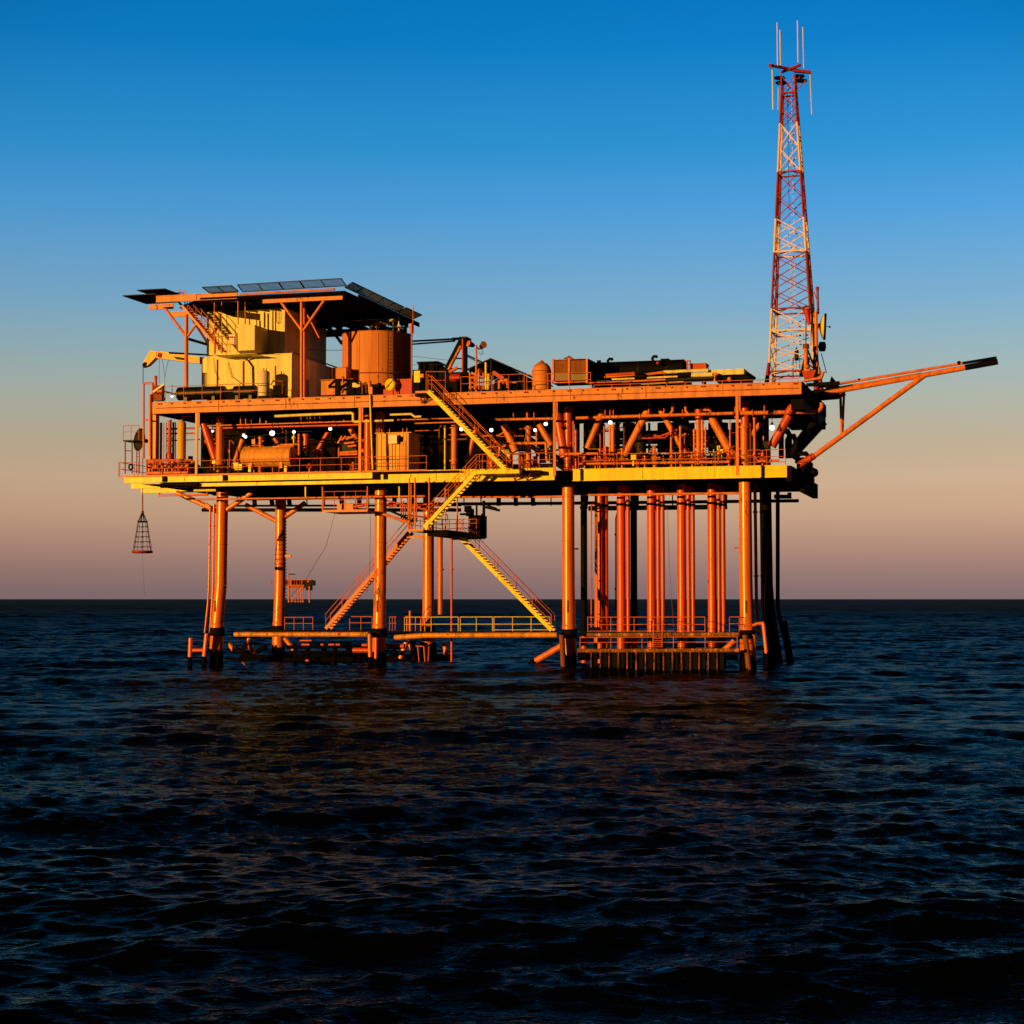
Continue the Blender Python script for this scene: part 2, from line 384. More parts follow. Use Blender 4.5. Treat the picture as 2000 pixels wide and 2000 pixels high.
    b2 = nod(nt, 'ShaderNodeBump', i={'Distance': 0.22}); L(n2.outputs['Fac'], b2.inputs['Height']); L(b1.outputs[0], b2.inputs['Normal']); L(sx.outputs[0], b2.inputs['Strength'])
    bk = nod(nt, 'ShaderNodeBsdfDiffuse', i={'Color': (0.0006, 0.0022, 0.003, 1)})
    gl = nod(nt, 'ShaderNodeBsdfGlossy', i={'Color': (0.46, 0.64, 0.64, 1)}); L(rg.outputs[0], gl.inputs['Roughness']); L(b2.outputs[0], gl.inputs['Normal'])
    fr = nod(nt, 'ShaderNodeFresnel', i={'IOR': 1.33}); L(b2.outputs[0], fr.inputs['Normal'])
    # a rough sea far out mirrors less at grazing view than a flat one
    cp = nod(nt, 'ShaderNodeMapRange', i={'From Min': 60, 'From Max': 420, 'To Min': 0.50, 'To Max': 0.16}); L(ds.outputs['Value'], cp.inputs['Value'])
    mn = nod(nt, 'ShaderNodeMath', operation='MINIMUM'); L(fr.outputs[0], mn.inputs[0]); L(cp.outputs[0], mn.inputs[1])
    m6 = nod(nt, 'ShaderNodeMath', operation='MULTIPLY'); L(mn.outputs[0], m6.inputs[0]); m6.inputs[1].default_value = 0.62
    mx = nod(nt, 'ShaderNodeMixShader'); L(m6.outputs[0], mx.inputs[0]); L(bk.outputs[0], mx.inputs[1]); L(gl.outputs[0], mx.inputs[2]); L(mx.outputs[0], out.inputs[0])
    me.materials.append(m)
build_sea()

# ------------------------------------------------------------------ the platform
ZU, ZUB, ZL, ZLB, YF, YR = 20.5, 19.6, 14.8, 13.95, -4.3, 12.0
XL, XR = -24.92, 24.95                     # ends of the upper deck
XLL, XLR = -27.27, 23.63                   # ends of the lower deck
LX = (-21.2, -7.77, 7.12, 20.38); LY = (0.0, 10.8)
PF = Thing('oil_platform', 'large orange lit offshore oil platform standing on eight legs in the dark sea', 'oil platform', (0, 5, 0))

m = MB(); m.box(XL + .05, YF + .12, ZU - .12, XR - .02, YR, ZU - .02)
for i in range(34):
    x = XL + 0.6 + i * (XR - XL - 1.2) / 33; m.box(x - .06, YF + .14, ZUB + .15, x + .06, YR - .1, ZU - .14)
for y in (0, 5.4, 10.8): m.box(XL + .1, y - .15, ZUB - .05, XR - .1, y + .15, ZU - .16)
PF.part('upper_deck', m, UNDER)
def girder(x0, x1, Y, zb, zt, fl=0.14, seam=True):
    g = MB(); g.box(x0, Y, zb + .06, x1, Y + .1, zt - .06)
    g.box(x0, Y - fl, zt - .055, x1, Y + .12, zt); g.box(x0, Y - fl, zb, x1, Y + .12, zb + .055)
    n = int((x1 - x0) / 6)
    for i in range(1, n + 1):
        x = x0 + (x1 - x0) * i / (n + 1); g.box(x - .02, Y - fl * .8, zb + .056, x + .02, Y - .002, zt - .056)
    return g
ug = PF.part('deck_girder', girder(XL, XR, YF, ZUB, ZU, .06), BEAMP)
s_ = MB(); s_.box(XL + .3, YF - .035, 20.0, XR - .2, YF - .002, 20.055)
for i in range(46):
    x = XL + .5 + i * 1.085; s_.box(x, YF - .10, ZU - .20, x + .10, YF - .062, ZU - .10)
    if i % 3 == 0: s_.box(x + .18, YF - .10, ZU - .20, x + .28, YF - .062, ZU - .10)
    if i % 5 == 2: s_.box(x - .1, YF - .06, 19.98, x + .16, YF - .036, 20.07)
PF.part('rusty_seam', s_, RUST, ug)
g2 = MB().box(XR - .01, YF + .1, ZUB - .02, XR + .1, YR + .1, ZU - .01).box(XL - .1, YF + .11, ZUB, XL - .002, YR + .1, ZU - .01).box(XL, YR + .002, ZUB, XR - .02, YR + .12, ZU - .01)
PF.part('end_girder', g2, UNDER)
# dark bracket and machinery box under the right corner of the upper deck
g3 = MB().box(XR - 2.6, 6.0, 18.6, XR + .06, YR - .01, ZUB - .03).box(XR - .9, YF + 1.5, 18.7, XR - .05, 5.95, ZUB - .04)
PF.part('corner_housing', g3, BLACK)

# lower deck
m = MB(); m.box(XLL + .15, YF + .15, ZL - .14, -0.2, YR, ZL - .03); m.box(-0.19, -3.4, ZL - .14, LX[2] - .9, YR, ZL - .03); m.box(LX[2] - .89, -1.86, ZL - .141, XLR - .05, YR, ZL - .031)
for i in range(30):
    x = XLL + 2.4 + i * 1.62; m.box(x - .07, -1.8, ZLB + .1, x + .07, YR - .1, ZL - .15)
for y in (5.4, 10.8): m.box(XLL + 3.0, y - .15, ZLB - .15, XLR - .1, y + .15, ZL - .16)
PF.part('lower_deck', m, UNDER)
YC = -4.3; YG = -3.6
x738 = wx(738, YG, 930); xb = wx(1083, YG, 925)
PF.part('edge_channel', girder(XLL, wx(727, YC, 930), YC, 14.28, 14.72, .05), YELLOW)
for px_ in (322, 440, 735):
    x = wx(px_, YC, 935); PF.part('edge_box', MB().box(x - .18, YC - .12, 14.3, x + .18, YC - .06, 14.74), BLACK)
PF.part('deck_girder', girder(wx(386, YG, 945), x738, YG, 13.95, 14.26, .05), YELLOW)
PF.part('deck_girder', girder(x738 + .02, xb, YG, 13.95, 14.86, .06), YELLOW)
PF.part('deck_girder', girder(wx(1117, -2, 925), XLR, -2, 13.95, 14.84, .06), YELLOW)
m = MB().box(XLR - .1, -1.85, 13.7, XLR + .3, YR, ZL - .01).box(XLR + .31, 3, 13.2, XLR + .7, YR + .3, 14.3).box(XLL + 3, YR + .01, 13.75, XLR, YR + .15, ZL - .04)
PF.part('end_girder', m, UNDER)
for (px_, py_, Y, e) in ((256, 950, -1.5, 12), (275, 959, 2.5, 10)):
    a = pt(px_, py_, Y); PF.part('cantilever_joist', MB().box(a.x, Y, a.z - .17, LX[0], Y + .2, a.z + .2), YELLOW)
PF.part('cantilever_panel', MB().poly([(XLL + 1.2, -3.9, 14.2), (LX[0], -3.9, 14.2), (LX[0], -3.9, 13.95)], (0, 14, -0.1)), UNDER)

# legs
LXR = (-20.57, -7.42, 7.12, 20.4)
def leg(x, y, off, mat):
    top = V((x, y, 14.2)); kn = V((x + off * .25, y, 6.4)); low = V((x + off, y, 3.4)); bot = V((x + off * 1.6, y, -3))
    r0, r1 = .455, .49
    lg = PF.part('leg', MB().tube(top, kn, r0, r0 + .015, 28).tube(kn, low, r0 + .015, r1, 28).tube(low, low.lerp(bot, .02), r1, r1 + .03, 28).tube(low.lerp(bot, .02), low.lerp(bot, .36), r1 + .03, r1 + .04, 28), mat)
    PF.part('marine_growth', ragged(low.lerp(bot, .33), bot, r1 + .05, r1 + .16, seed=int(x * 10 + y)), GROWTH, lg)
    c = low.lerp(bot, .10)
    PF.part('collar', MB().tube(c + V((0, 0, .30)), c - V((0, 0, .34)), r1 + .10, r1 + .14, 20), BLACK, lg)
    PF.part('leg_cap', MB().tube((x, y, 14.45), (x, y, 13.78), .56, .50, 20), UNDER, lg)
    if y < 1: PF.part('weld_patch', MB().box(low.x - .04, y - r1 - .05, 4.3, low.x + .06, y - r1 + .1, 5.2), RUST, lg)
    for zz in (9.6, 12.9): PF.part('weld_ring', MB().ring((x, y, zz), (0, 0, 1), r0 + .004, .012, 28, 5), RUST, lg)
    return lg
for x, o_ in zip((-20.95, -7.72, 7.12, 20.36), (-.36, -.08, .04, .06)): leg(x, 0.0, o_, LEGP)
for x, o_, mt in zip(LXR, (-.12, .0, .0, .25), (LEGP, LEGP, LEGP, BLACK)): leg(x, 10.8, o_, mt)  # black on the fourth rear leg stands in for the shade on it

# hanging posts between the deck edges
for px_, zb in ((384, 14.74), (703, 14.74), (1083, 14.2), (1440, 14.0)):
    x = wx(px_, YF - .08, 850)
    PF.part('deck_post', MB().box(x - .10, YF - .12, zb, x + .10, YF + .0, 19.58).box(x + .14, YF - .1, 18.5, x + .24, YF, 19.58), ORANGE)
# columns carrying the upper deck on the legs
for y in LY:
    for x in LX: PF.part('deck_column', MB().tube((x, y, 14.6), (x, y, 19.7), .33, n=16).tube((x, y, 14.5), (x, y, 15.1), .45, .36, 16), REDOX if x > 0 else ORANGE)
m = MB().tube(pt(1088, 808, -.2), pt(1103, 893, -.2), .36, n=16); PF.part('truss_brace', m, REDOX)
for (x0, y0, x1, y1, r, mt, Y) in ((1112, 822, 1110, 880, .2, ORANGE, .4), (1178, 801, 1147, 876, .24, ORANGE, .6), (1266, 800, 1220, 890, .27, ORANGE, 0), (1288, 798, 1340, 888, .22, ORANGE, .2),
        (1379, 796, 1430, 890, .31, ORANGE, 0), (1541, 812, 1507, 872, .33, REDOX, -1.0), (398, 828, 420, 896, .30, REDOX, 0), (684, 836, 727, 912, .22, ORANGE, 0), (642, 842, 617, 886, .19, REDOX, 1),
        (474, 858, 459, 902, .2, ORANGE, .5), (985, 830, 1007, 882, .29, ORANGE, 0), (1053, 829, 1077, 870, .24, ORANGE, 0), (536, 856, 552, 880, .18, ORANGE, 3), (930, 835, 915, 893, .2, ORANGE, 1),
        (1452, 870, 1486, 826, .2, ORANGE, 2)):
    PF.part('truss_brace', MB().tube(pt(x0, y0, Y), pt(x1, y1, Y), r, n=16), mt)
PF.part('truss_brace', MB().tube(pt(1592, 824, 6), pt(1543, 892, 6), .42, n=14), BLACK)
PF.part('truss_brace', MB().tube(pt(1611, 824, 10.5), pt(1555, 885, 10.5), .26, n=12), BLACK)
for yy in (5.4, 10.8):
    for i in range(6):
        x0 = LX[0] + i * 6.93; PF.part('truss_brace', MB().tube((x0, yy, 19.5), (x0 + (3.4 if i % 2 else -3.4) + 3.4, yy, 14.8), .2, n=10), UNDER)
# knee braces below the lower deck
for (x0, y0, x1, y1, Y, Y1) in ((428, 1000, 345, 962, 0, 0), (428, 1006, 492, 962, 0, 0), (545, 1020, 480, 986, 10.8, 10.8), (548, 1016, 596, 982, 10.8, 10.8)):
    PF.part('knee_brace', MB().tube(pt(x0, y0, Y), pt(x1, y1, Y1), .2, n=14), LEGP)
a = V((LX[2], 0, 2.1)); PF.part('knee_brace', MB().tube(a, pt(1046, 1291, 0), .24, n=14), LEGP)
PF.part('knee_brace', MB().tube(pt(1046, 1291, 0), pt(1006, 1322, 0), .26, n=14), GROWTH)
for (x0, y0, x1, y1, Y) in ((446, 1256, 462, 1276, 2), (487, 1246, 471, 1276, 2), (488, 1260, 496, 1280, 4), (556, 1246, 575, 1270, 9), (795, 1250, 782, 1286, 4), (800, 1256, 812, 1284, 6), (868, 1254, 874, 1302, 8), (830, 1256, 838, 1296, 9),
        (1434, 1252, 1402, 1280, 0), (690, 1270, 742, 1270, 1), (756, 1262, 790, 1262, 1)):
    PF.part('jacket_brace', MB().tube(pt(x0, y0, Y), pt(x1, y1, Y), .2, n=12), LEGP if y0 < 1262 else REDOX)
m = MB()
for i in range(9): m.tube(pt(570 + i * 34, 1272, 7), pt(590 + i * 30, 1316, 7), .2, n=8)
m.tube(pt(440, 1290, 5), pt(880, 1286, 5), .25, n=8).tube(pt(1130, 1282, 4), pt(1440, 1282, 4), .3, n=8)
PF.part('jacket_frame', m, GROWTH)
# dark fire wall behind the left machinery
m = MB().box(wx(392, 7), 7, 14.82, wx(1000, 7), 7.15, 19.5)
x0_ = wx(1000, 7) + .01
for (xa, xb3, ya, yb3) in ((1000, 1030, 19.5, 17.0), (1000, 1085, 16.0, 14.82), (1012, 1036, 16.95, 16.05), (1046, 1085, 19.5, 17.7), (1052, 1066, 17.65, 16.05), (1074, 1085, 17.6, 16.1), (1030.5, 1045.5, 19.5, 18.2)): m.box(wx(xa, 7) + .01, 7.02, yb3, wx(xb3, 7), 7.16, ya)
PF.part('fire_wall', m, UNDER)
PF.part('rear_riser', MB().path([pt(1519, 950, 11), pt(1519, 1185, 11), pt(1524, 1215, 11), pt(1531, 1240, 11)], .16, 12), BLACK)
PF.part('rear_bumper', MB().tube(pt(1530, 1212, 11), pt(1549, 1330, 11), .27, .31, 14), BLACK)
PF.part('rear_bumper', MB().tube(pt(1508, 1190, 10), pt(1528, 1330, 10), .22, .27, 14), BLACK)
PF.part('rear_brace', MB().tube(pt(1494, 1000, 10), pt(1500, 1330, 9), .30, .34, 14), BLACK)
for (x0, y0, x1, y1, Y, r) in ((560, 1264, 720, 1262, 4, .16), (470, 1284, 735, 1280, 6, .22), (560, 1274, 725, 1273, 2, .12), (575, 1255, 580, 1310, 5, .16), (600, 1255, 604, 1310, 4, .2), (632, 1255, 636, 1310, 6, .2), (655, 1255, 652, 1310, 3, .18), (680, 1255, 684, 1310, 5, .22), (705, 1256, 700, 1310, 4, .2), (760, 1284, 850, 1281, 5, .2), (770, 1256, 768, 1310, 6, .2), (806, 1254, 812, 1310, 4, .25), (826, 1254, 822, 1310, 7, .25), (846, 1256, 850, 1310, 6, .25), (452, 1262, 520, 1300, 7, .2), (520, 1262, 452, 1300, 7, .2)):
    PF.part('jacket_frame', MB().tube(pt(x0, y0, Y), pt(x1, y1, Y), r, n=10), GROWTH)
for (x0, x1, y, r) in ((586, 609, 1251, .07), (589, 605, 1259, .09), (627, 632, 1259, .1), (642, 653, 1259, .1), (656, 664, 1259, .1), (707, 718, 1260, .12), (757, 778, 1261, .1), (597, 603, 1290, .1), (763, 772, 1292, .09), (812, 826, 1262, .06)):
    PF.part('lit_stub', MB().tube(pt(x0, y, 1.5), pt(x1, y, 1.5), r, n=10), REDOX)
for (x0, y0, x1, y1, r) in ((816, 1262, 819, 1296, .05), (828, 1262, 831, 1300, .07), (838, 1262, 836, 1296, .05), (470, 1290, 484, 1304, .06)):
    PF.part('lit_stub', MB().tube(pt(x0, y0, 1.5), pt(x1, y1, 1.5), r, n=8), REDOX)
# big slanted column at the left end between the decks
x = wx(298, -1.5, 850)
PF.part('end_column', MB().box(x - .32, -1.6, 14.75, x + .32, -1.0, 19.95), ORANGE)

# ------------------------------------------------------------------ helideck
ZH = 29.0
HX0, HX1 = wx(300, YF, 575), -9.1          # deck plate
hy0, hy1 = YF, 11.6
H = Thing('helideck', 'helicopter deck with grey net frames and orange beams above the cream house', 'helideck', (-15, 3, 20.5))
hx_l = wx(312, YF, 575)
m = MB().poly([(hx_l + 3.5, hy0, 28.35), (HX1, hy0, 28.35), (HX1, hy1, 28.35), (hx_l + 3.5, hy1, 28.35), (hx_l, hy1 - 3.5, 28.35), (hx_l, hy0 + 3.5, 28.35)], (0, 0, .12))
for i in range(16): 
    x = hx_l + 1.2 + i * .98; m.box(x - .05, hy0 + (1.3 if i > 2 else 3), 28.0, x + .05, hy1 - (.2 if i > 2 else 3), 28.349)
H.part('deck_plate', m, UNDER)
def hb(x0, y0, x1, y1, x2, y2, Y, t=.2):   # girder whose front face is a measured slightly sloping strip
    a = pt(x0, y0, Y); b = pt(x1, y1, Y); h = (pt(x0, y0, Y) - pt(x0, y2, Y)).z
    z = (a.z + b.z) / 2; return girder(a.x, b.x, Y, z - h, z, .05)
H.part('girder', hb(305, 577, 463, 571, 0, 590, -4.1), BEAMP)
H.part('girder', hb(513, 578, 669, 573.5, 0, 591, -3.4), BEAMP)
H.part('girder', hb(291, 594, 338, 594, 0, 604, 1.0), BEAMP)
H.part('girder', hb(333, 607, 385, 609, 0, 617, 6.0), BEAMP)
H.part('girder', MB().box(-20, 5.9, 27.4, -10, 6.1, 28.0).box(-19.6, 10.8, 27.4, -9.4, 11.0, 28.0), UNDER)
H.part('girder', MB().box(-19.9, -4, 27.5, -19.7, 11, 27.99).box(-12.9, -3.2, 27.5, -12.7, 11, 27.99), UNDER)
H.part('edge_pipe', MB().path([pt(468, 575, -4.5), pt(654, 565, -4.5)], .09), ORANGE)
# net frames: flat frames leaning outwards from the deck edge
def netframe(p0, p1, out, n):
    p0 = V(p0); p1 = V(p1); out = V(out); L_ = (p1 - p0).length; W_ = out.length
    g = MB(); k = int(L_ / .13); j = int(W_ / .13)
    for i in range(1, k): a = p0.lerp(p1, i / k); g.bar(a, a + out, .03, .03)
    for i in range(1, j): g.bar(p0 + out * (i / j), p1 + out * (i / j), .03, .03)
    o = H.part('safety_net', g, NETM)
    f = MB().bar(p0, p1, .07).bar(p0 + out, p1 + out, .07)
    for i in range(n + 1):
        a = p0.lerp(p1, i / n); f.bar(a, a + out, .06)
    H.part('net_frame', f, STEEL, o)
E_ = .02
netframe(pt(409, 572, YF), pt(466, 569, YF), V((-.25, -.75, .32)), 2)
netframe(pt(474, 570, YF), pt(676, 558, YF), V((-.1, -.75, .42)), 5)
netframe((HX1 + .02, hy0, 28.72), (HX1 + .02, 7.6, 28.72), V((.62, -.1, .33)), 5)
netframe((HX1 + .02, 7.62, 28.72), (HX1 + .02, hy1, 28.72), V((.78, 0, .30)), 2)
for (xa, ya, xb_, yb, dpt) in ((304, 574, 240, 577.5, 4.0), (321, 564, 268, 566.6, 3.4)):
    a = pt(xa, ya, -4.3); netframe(a, a + V((0, dpt, 0)), pt(xb_, yb, -4.3) - a, 2)
H.part('antenna_stub', MB().tube(pt(311, 573, -2), pt(311, 567, -2), .16), REDP)
H.part('lamp_bracket', MB().path([pt(336, 572, -2), pt(358, 572, -2), pt(358, 576, -2)], .04), STEEL)
def hpost(x, ybot, ytop, Y, br, r=.15, rb=.11):
    p = H.part('post', MB().tube(pt(x, ybot, Y), pt(x, ytop, Y), r, n=14), ORANGE)
    for q in br: H.part('knee_brace', MB().tube(pt(q[0], q[1], Y), pt(q[2], q[3], Y if len(q) < 5 else q[4]), rb, n=10), ORANGE)
xp = wx(590.5, -3.2, 680); 
hpost(589, 777, 590, -3.2, [(590, 646, 548, 589), (592, 646, 633, 587)], .12)
H.part('post', MB().tube(pt(594.5, 777, -2.7), pt(594.5, 592, -2.7), .11, n=12), REDOX)
H.part('knee_brace', MB().tube(pt(596, 606, 1), pt(624, 660, 1), .09), REDOX)
hpost(364, 765, 614, -2.2, [(361, 654, 322, 602), (367, 656, 384, 632), (369, 612, 404, 668, 4.0)], .16)
H.part('knee_brace', MB().bar(pt(368, 662, -2), pt(412, 675, 5), .18), UNDER)
m = MB()
for (x0, y0, x1, y1, Y) in ((655, 637, 680, 665, 9), (668, 668, 692, 634, 9.5), (640, 634, 668, 672, 9), (724, 645, 734, 632, 9), (738, 636, 775, 645, 9)): m.tube(pt(x0, y0, Y), pt(x1, y1, Y), .12)
m.box(-13, 10.7, 26.3, -9.5, 11.0, 27.2)
H.part('rear_bracing', m, UNDER)
H.part('end_beacon', MB().path([pt(787, 622, 9), pt(786, 630, 9), pt(782, 631.5, 9)], .3), BLACK)
H.part('end_cable', MB().path([pt(670, 684, 4) + V((0, 0, 0)), pt(640, 684, 3), pt(600, 683, 1)], .02), CABLE)

# ------------------------------------------------------------------ house
AH = Thing('accommodation_house', 'cream two storey steel accommodation house under the helideck', 'house', (-16, 4, ZU))
x0, x1 = wx(404, -1.6, 720), wx(569.5, -1.6, 730); zt = wz(693, 530, -1.6)
lower = AH.part('lower_storey', MB().box(x0, -1.6, ZU, x1, 8.2, zt), CREAM)
x0u, x1u = wx(404, -.6, 650), wx(556, -.6, 650); ztu = wz(609, 480, -.6)
AH.part('upper_storey', MB().box(x0u, -.6, zt + .003, x1u, 8.19, ztu), CREAM)
AH.part('roof_lip', MB().box(x0u - .06, -.68, ztu + .002, x1u + .08, 8.25, ztu + .14), CREAM)
AH.part('lower_ledge', MB().box(x0 - .03, -1.68, zt + .004, x1 + .05, -.605, zt + .07), CREAM)
for (px_, ya, yb, Y) in ((424, 702, 756, -1.66), (475, 705, 770, -1.66), (507, 626, 700, -.66), (516, 610, 640, -.66), (523, 612, 648, -.66), (430, 612, 640, -.66)):
    AH.part('wall_pipe', MB().tube(pt(px_, ya, Y), pt(px_, yb, Y), .045, n=8), RUST)
AH.part('drain_pipe', MB().path([pt(482, 701, -1.7), pt(493, 716, -1.7), pt(494, 760, -1.7)], .05), STEEL)
AH.part('side_cornice', MB().box(x1, -1.5, zt + .1, x1 + .05, 8, zt + .2), WALLD)
for y in (1.0, 5.0): AH.part('door', MB().box(x1 + .002, y, ZU + .1, x1 + .05, y + .9, ZU + 2.1), WALLD)
AH.part('hose_loop', MB().path([pt(540, 608, -.72), pt(540, 628, -.72), pt(543, 632, -.72), pt(546, 628, -.72), pt(546, 609, -.72)], .018, 6), CABLE)
AH.part('wall_cable', MB().path([pt(417, 700, -1.7), pt(419, 725, -1.7), pt(428, 742, -1.7)], .018, 6), CABLE)
AH.part('wall_cable', MB().path([pt(445, 708, -1.7), pt(452, 735, -1.7), pt(475, 752, -1.7)], .018, 6), CABLE)
# balcony cabin
m = MB().pbox(464.5, 634, 497.5, 685, -3.2, -.62); AH.part('balcony_cabin', m, CREAM)
m = MB().pbox(419, 690, 499, 694, -3.3, -1.7); AH.part('balcony', m, CREAM)
m = MB().bar(pt(440, 694, -2.2), pt(480, 703, -1.65), .1).bar(pt(495, 694, -2.2), pt(485, 703, -1.65), .1); AH.part('balcony_bracket', m, CREAM)
guard_rail('thin railing round the small balcony of the cream house', [pt(421, 690, -3.25), pt(463, 690, -3.25)], 4, 1.3)
single('white_locker', 'white locker on the balcony at the foot of the helideck stairs', 'locker', MB().pbox(447, 654, 459, 672, -2.9, -2.3).pbox(446, 652.5, 460, 654, -2.95, -2.25).pbox(452.7, 656, 453.3, 670, -2.93, -2.905), WHITEP)
a = pt(354, 592, -2.6); b = pt(437, 689, -2.6)
stair('steep orange stairs from the helideck down to the house balcony', (a.x, a.z), (b.x, b.z), -3.0, -2.0, ORANGE, RAILP, 1.1, depth=.18)
single('hanger_frame', 'slender pipe frame from the helideck beam down to the balcony', 'pipe frame', MB().path([pt(419, 588, -3.35), pt(419, 693, -3.35)], .045).path([pt(433, 588, -3.35), pt(433, 690, -3.35)], .035).path([pt(465, 588, -3.35), pt(465, 634, -3.35)], .05).path([pt(479, 589, -3.0), pt(479, 633, -3.0)], .05).path([pt(410, 588, -3.35), pt(466, 588, -3.35)], .05), ORANGE)

# ------------------------------------------------------------------ cranes
K = Thing('pedestal_crane', 'yellow crane with a bent jib lifting the personnel basket beside the cream house', 'crane', pt(403, 765, 1))
Yk = -1.0
CRANEP = paint('crane_orange_yellow', (0.82, 0.44, 0.03), .42, .3)
K.part('boom', MB().poly([pt(404, 699, Yk), pt(404, 712, Yk), pt(310, 700, Yk), pt(297, 697, Yk), pt(297, 686, Yk), pt(320, 687, Yk)], (0, .45, 0)), CRANEP)
K.part('jib', MB().poly([pt(293, 684, Yk - .05), pt(306, 687, Yk - .05), pt(304, 698, Yk - .05), pt(288, 714, Yk - .05), pt(280, 716, Yk - .05), pt(279, 709, Yk - .05)], (0, .55, 0)), CRANEP)
K.part('sheave', MB().tube(pt(284, 713, Yk - .1), pt(284, 713, Yk + .6), .24, n=16), STEEL)
K.part('pivot', MB().tube(pt(312, 694, Yk - .1), pt(312, 694, Yk + .55), .2, n=14), REDOX)
K.part('boom_pipe', MB().path([pt(330, 689, Yk - .1), pt(404, 693, Yk - .1)], .07), BLACK)
K.part('boom_slot', MB().poly([pt(338, 696, Yk - .03), pt(362, 699, Yk - .03), pt(362, 704, Yk - .03), pt(345, 702, Yk - .03)], (0, .02, 0)), STEEL)
K.part('pedestal', MB().tube(pt(400, 770, Yk + .3), pt(400, 700, Yk + .3), .25, n=14).pbox(394, 700, 410, 728, Yk - .1, Yk + .8), CREAM)
K.part('sling', MB().path([pt(311, 700, Yk), pt(311, 748, Yk)], .015, 6).path([pt(317, 701, Yk), pt(322, 735, Yk), pt(322, 748, Yk)], .015, 6).path([pt(329, 702, Yk), pt(322, 737, Yk)], .015, 6), CABLE)
cb = pt(278.5, 996, Yk)
K.part('hoist_cable', MB().path([pt(279.5, 713, Yk), cb], .03, 6), CABLE)
B = Thing('personnel_basket', 'conical rope personnel basket hanging from the yellow crane over the sea', 'basket', pt(278, 1080, Yk))
c0 = pt(278.5, 1019, Yk); c1 = pt(278, 1078, Yk)
R0, R1 = .36, .80
B.part('hook_block', MB().tube(pt(278.5, 968, Yk), pt(278.5, 999, Yk), .05).sphere(pt(278.5, 1000, Yk), .12), RUST)
m = MB()
for k in range(8):
    a = 2 * math.pi * k / 8; d = V((math.cos(a), math.sin(a), 0)); m.tube(pt(278.5, 999, Yk), c0 + d * R0, .035, n=6)
B.part('top_sling', m, BLACK)
B.part('top_ring', MB().ring(c0, (0, 0, 1), R0, .06), BLACK)
m = MB()
for k in range(12):
    if k in (3, 9): continue
    a = 2 * math.pi * k / 12; d = V((math.cos(a), math.sin(a), 0)); m.tube(c0 + d * R0, c1 + d * R1 * .95, .018, n=6)
for j in range(1, 6):
    q = j / 6; c = c0.lerp(c1, q); rr = R0 + (R1 * .95 - R0) * q
    for s0 in (0, 1):
        m.path([c + V((math.cos(t_), math.sin(t_), 0)) * rr for t_ in [math.pi * s0 + -math.pi * .42 + math.pi * .84 * i / 8 for i in range(9)]], .028, 6)
B.part('rope_net', m, CABLE)
B.part('base_ring', MB().ring(c1, (0, 0, 1), R1 - .06, .10, 24, 8), REDP)
B.part('base_floor', MB().lathe([(R1 - .12, -.03), (R1 - .12, .03)], c1), BLACK)
B.part('tag_line', MB().path([c1, pt(282, 1160, Yk)], .008, 5), CABLE)

D = Thing('deck_crane', 'dark crane with an A frame mast and a long boom lying over the tank', 'crane', pt(890, 760, 2))
Yd = 1.0
m = MB()
for dy in (0, 1.0):
    m.bar(pt(904, 661, Yd + dy), pt(871, 726, Yd + dy), .36, .4).bar(pt(908, 660, Yd + dy), pt(908, 752, Yd + dy), .34, .34)
for y in (680, 700, 720):
    m.bar(pt(908, y, Yd), pt(904 - (y - 661) * .5, y, Yd + 1.0), .1)
D.part('mast', m, BLACK)
D.part('mast_head', MB().pbox(897, 657, 911, 668, Yd - .1, Yd + 1.2), STEEL)
D.part('ram', MB().tube(pt(900, 676, Yd - .2), pt(876, 722, Yd - .2), .11).tube(pt(893, 718, Yd - .3), pt(878, 727, Yd - .3), .14), ORANGE)
D.part('ram', MB().tube(pt(904, 662, Yd - .2), pt(904, 752, Yd - .2), .09), REDP)
D.part('boom', MB().bar(pt(903, 661, Yd + .3), pt(885, 662, 2.5), .2).bar(pt(890, 662, 2), pt(795, 667, 9), .14).bar(pt(888, 666, 2), pt(795, 673, 9), .12), BLACK)
D.part('pendant', MB().path([pt(903, 689, Yd), pt(945, 709, 5)], .06).path([pt(903, 692, Yd), pt(938, 709, 5)], .04), CABLE)
D.part('slew_base', MB().pbox(872, 726, 912, 758, Yd - .3, Yd + 1.6).tube(pt(895, 748, Yd), pt(895, 772, Yd), .8, n=20), BLACK)
D.part('winch', MB().tube(pt(880, 738, Yd - .7), pt(900, 738, Yd - .7), .32, n=16), REDP)
D.part('guy_wire', MB().path([pt(800, 695, 4), pt(880, 704, 2)], .015, 5).path([pt(800, 713, 4), pt(880, 711, 2)], .015, 5), CABLE)

# ------------------------------------------------------------------ storage tank
Yt = 3.2
c = pt(736.5, 773, Yt); c.z = ZU; Rt = (wx(801, Yt, 700) - wx(672.5, Yt, 700)) / 2; ht = wz(646, 736, Yt - Rt) - ZU
T = Thing('storage_tank', 'big round orange storage tank standing right of the cream house', 'tank', c)
T.part('shell', MB().lathe([(Rt, .0), (Rt, ht)], c, n=64), TANKP)
T.part('roof', MB().lathe([(Rt + .04, ht + .01), (Rt + .04, ht + .06), (0, ht + .35)], c, n=64), TANKP)
T.part('hoop', MB().ring(c + V((0, 0, ht * .42)), (0, 0, 1), Rt + .03, .05, 64), RUST)
m = MB()
for az in (-2.35, -1.75, -1.2): 
    d = V((math.cos(az), math.sin(az), 0)); m.tube(c + d * (Rt + .002) + V((0, 0, .1)), c + d * (Rt + .002) + V((0, 0, ht - .1)), .025, n=6)
T.part('weld_seam', m, TANKP)
d0 = V((math.cos(-.86), math.sin(-.86), 0)); tg = V((-d0.y, d0.x, 0)); lp = c + d0 * (Rt + .18)
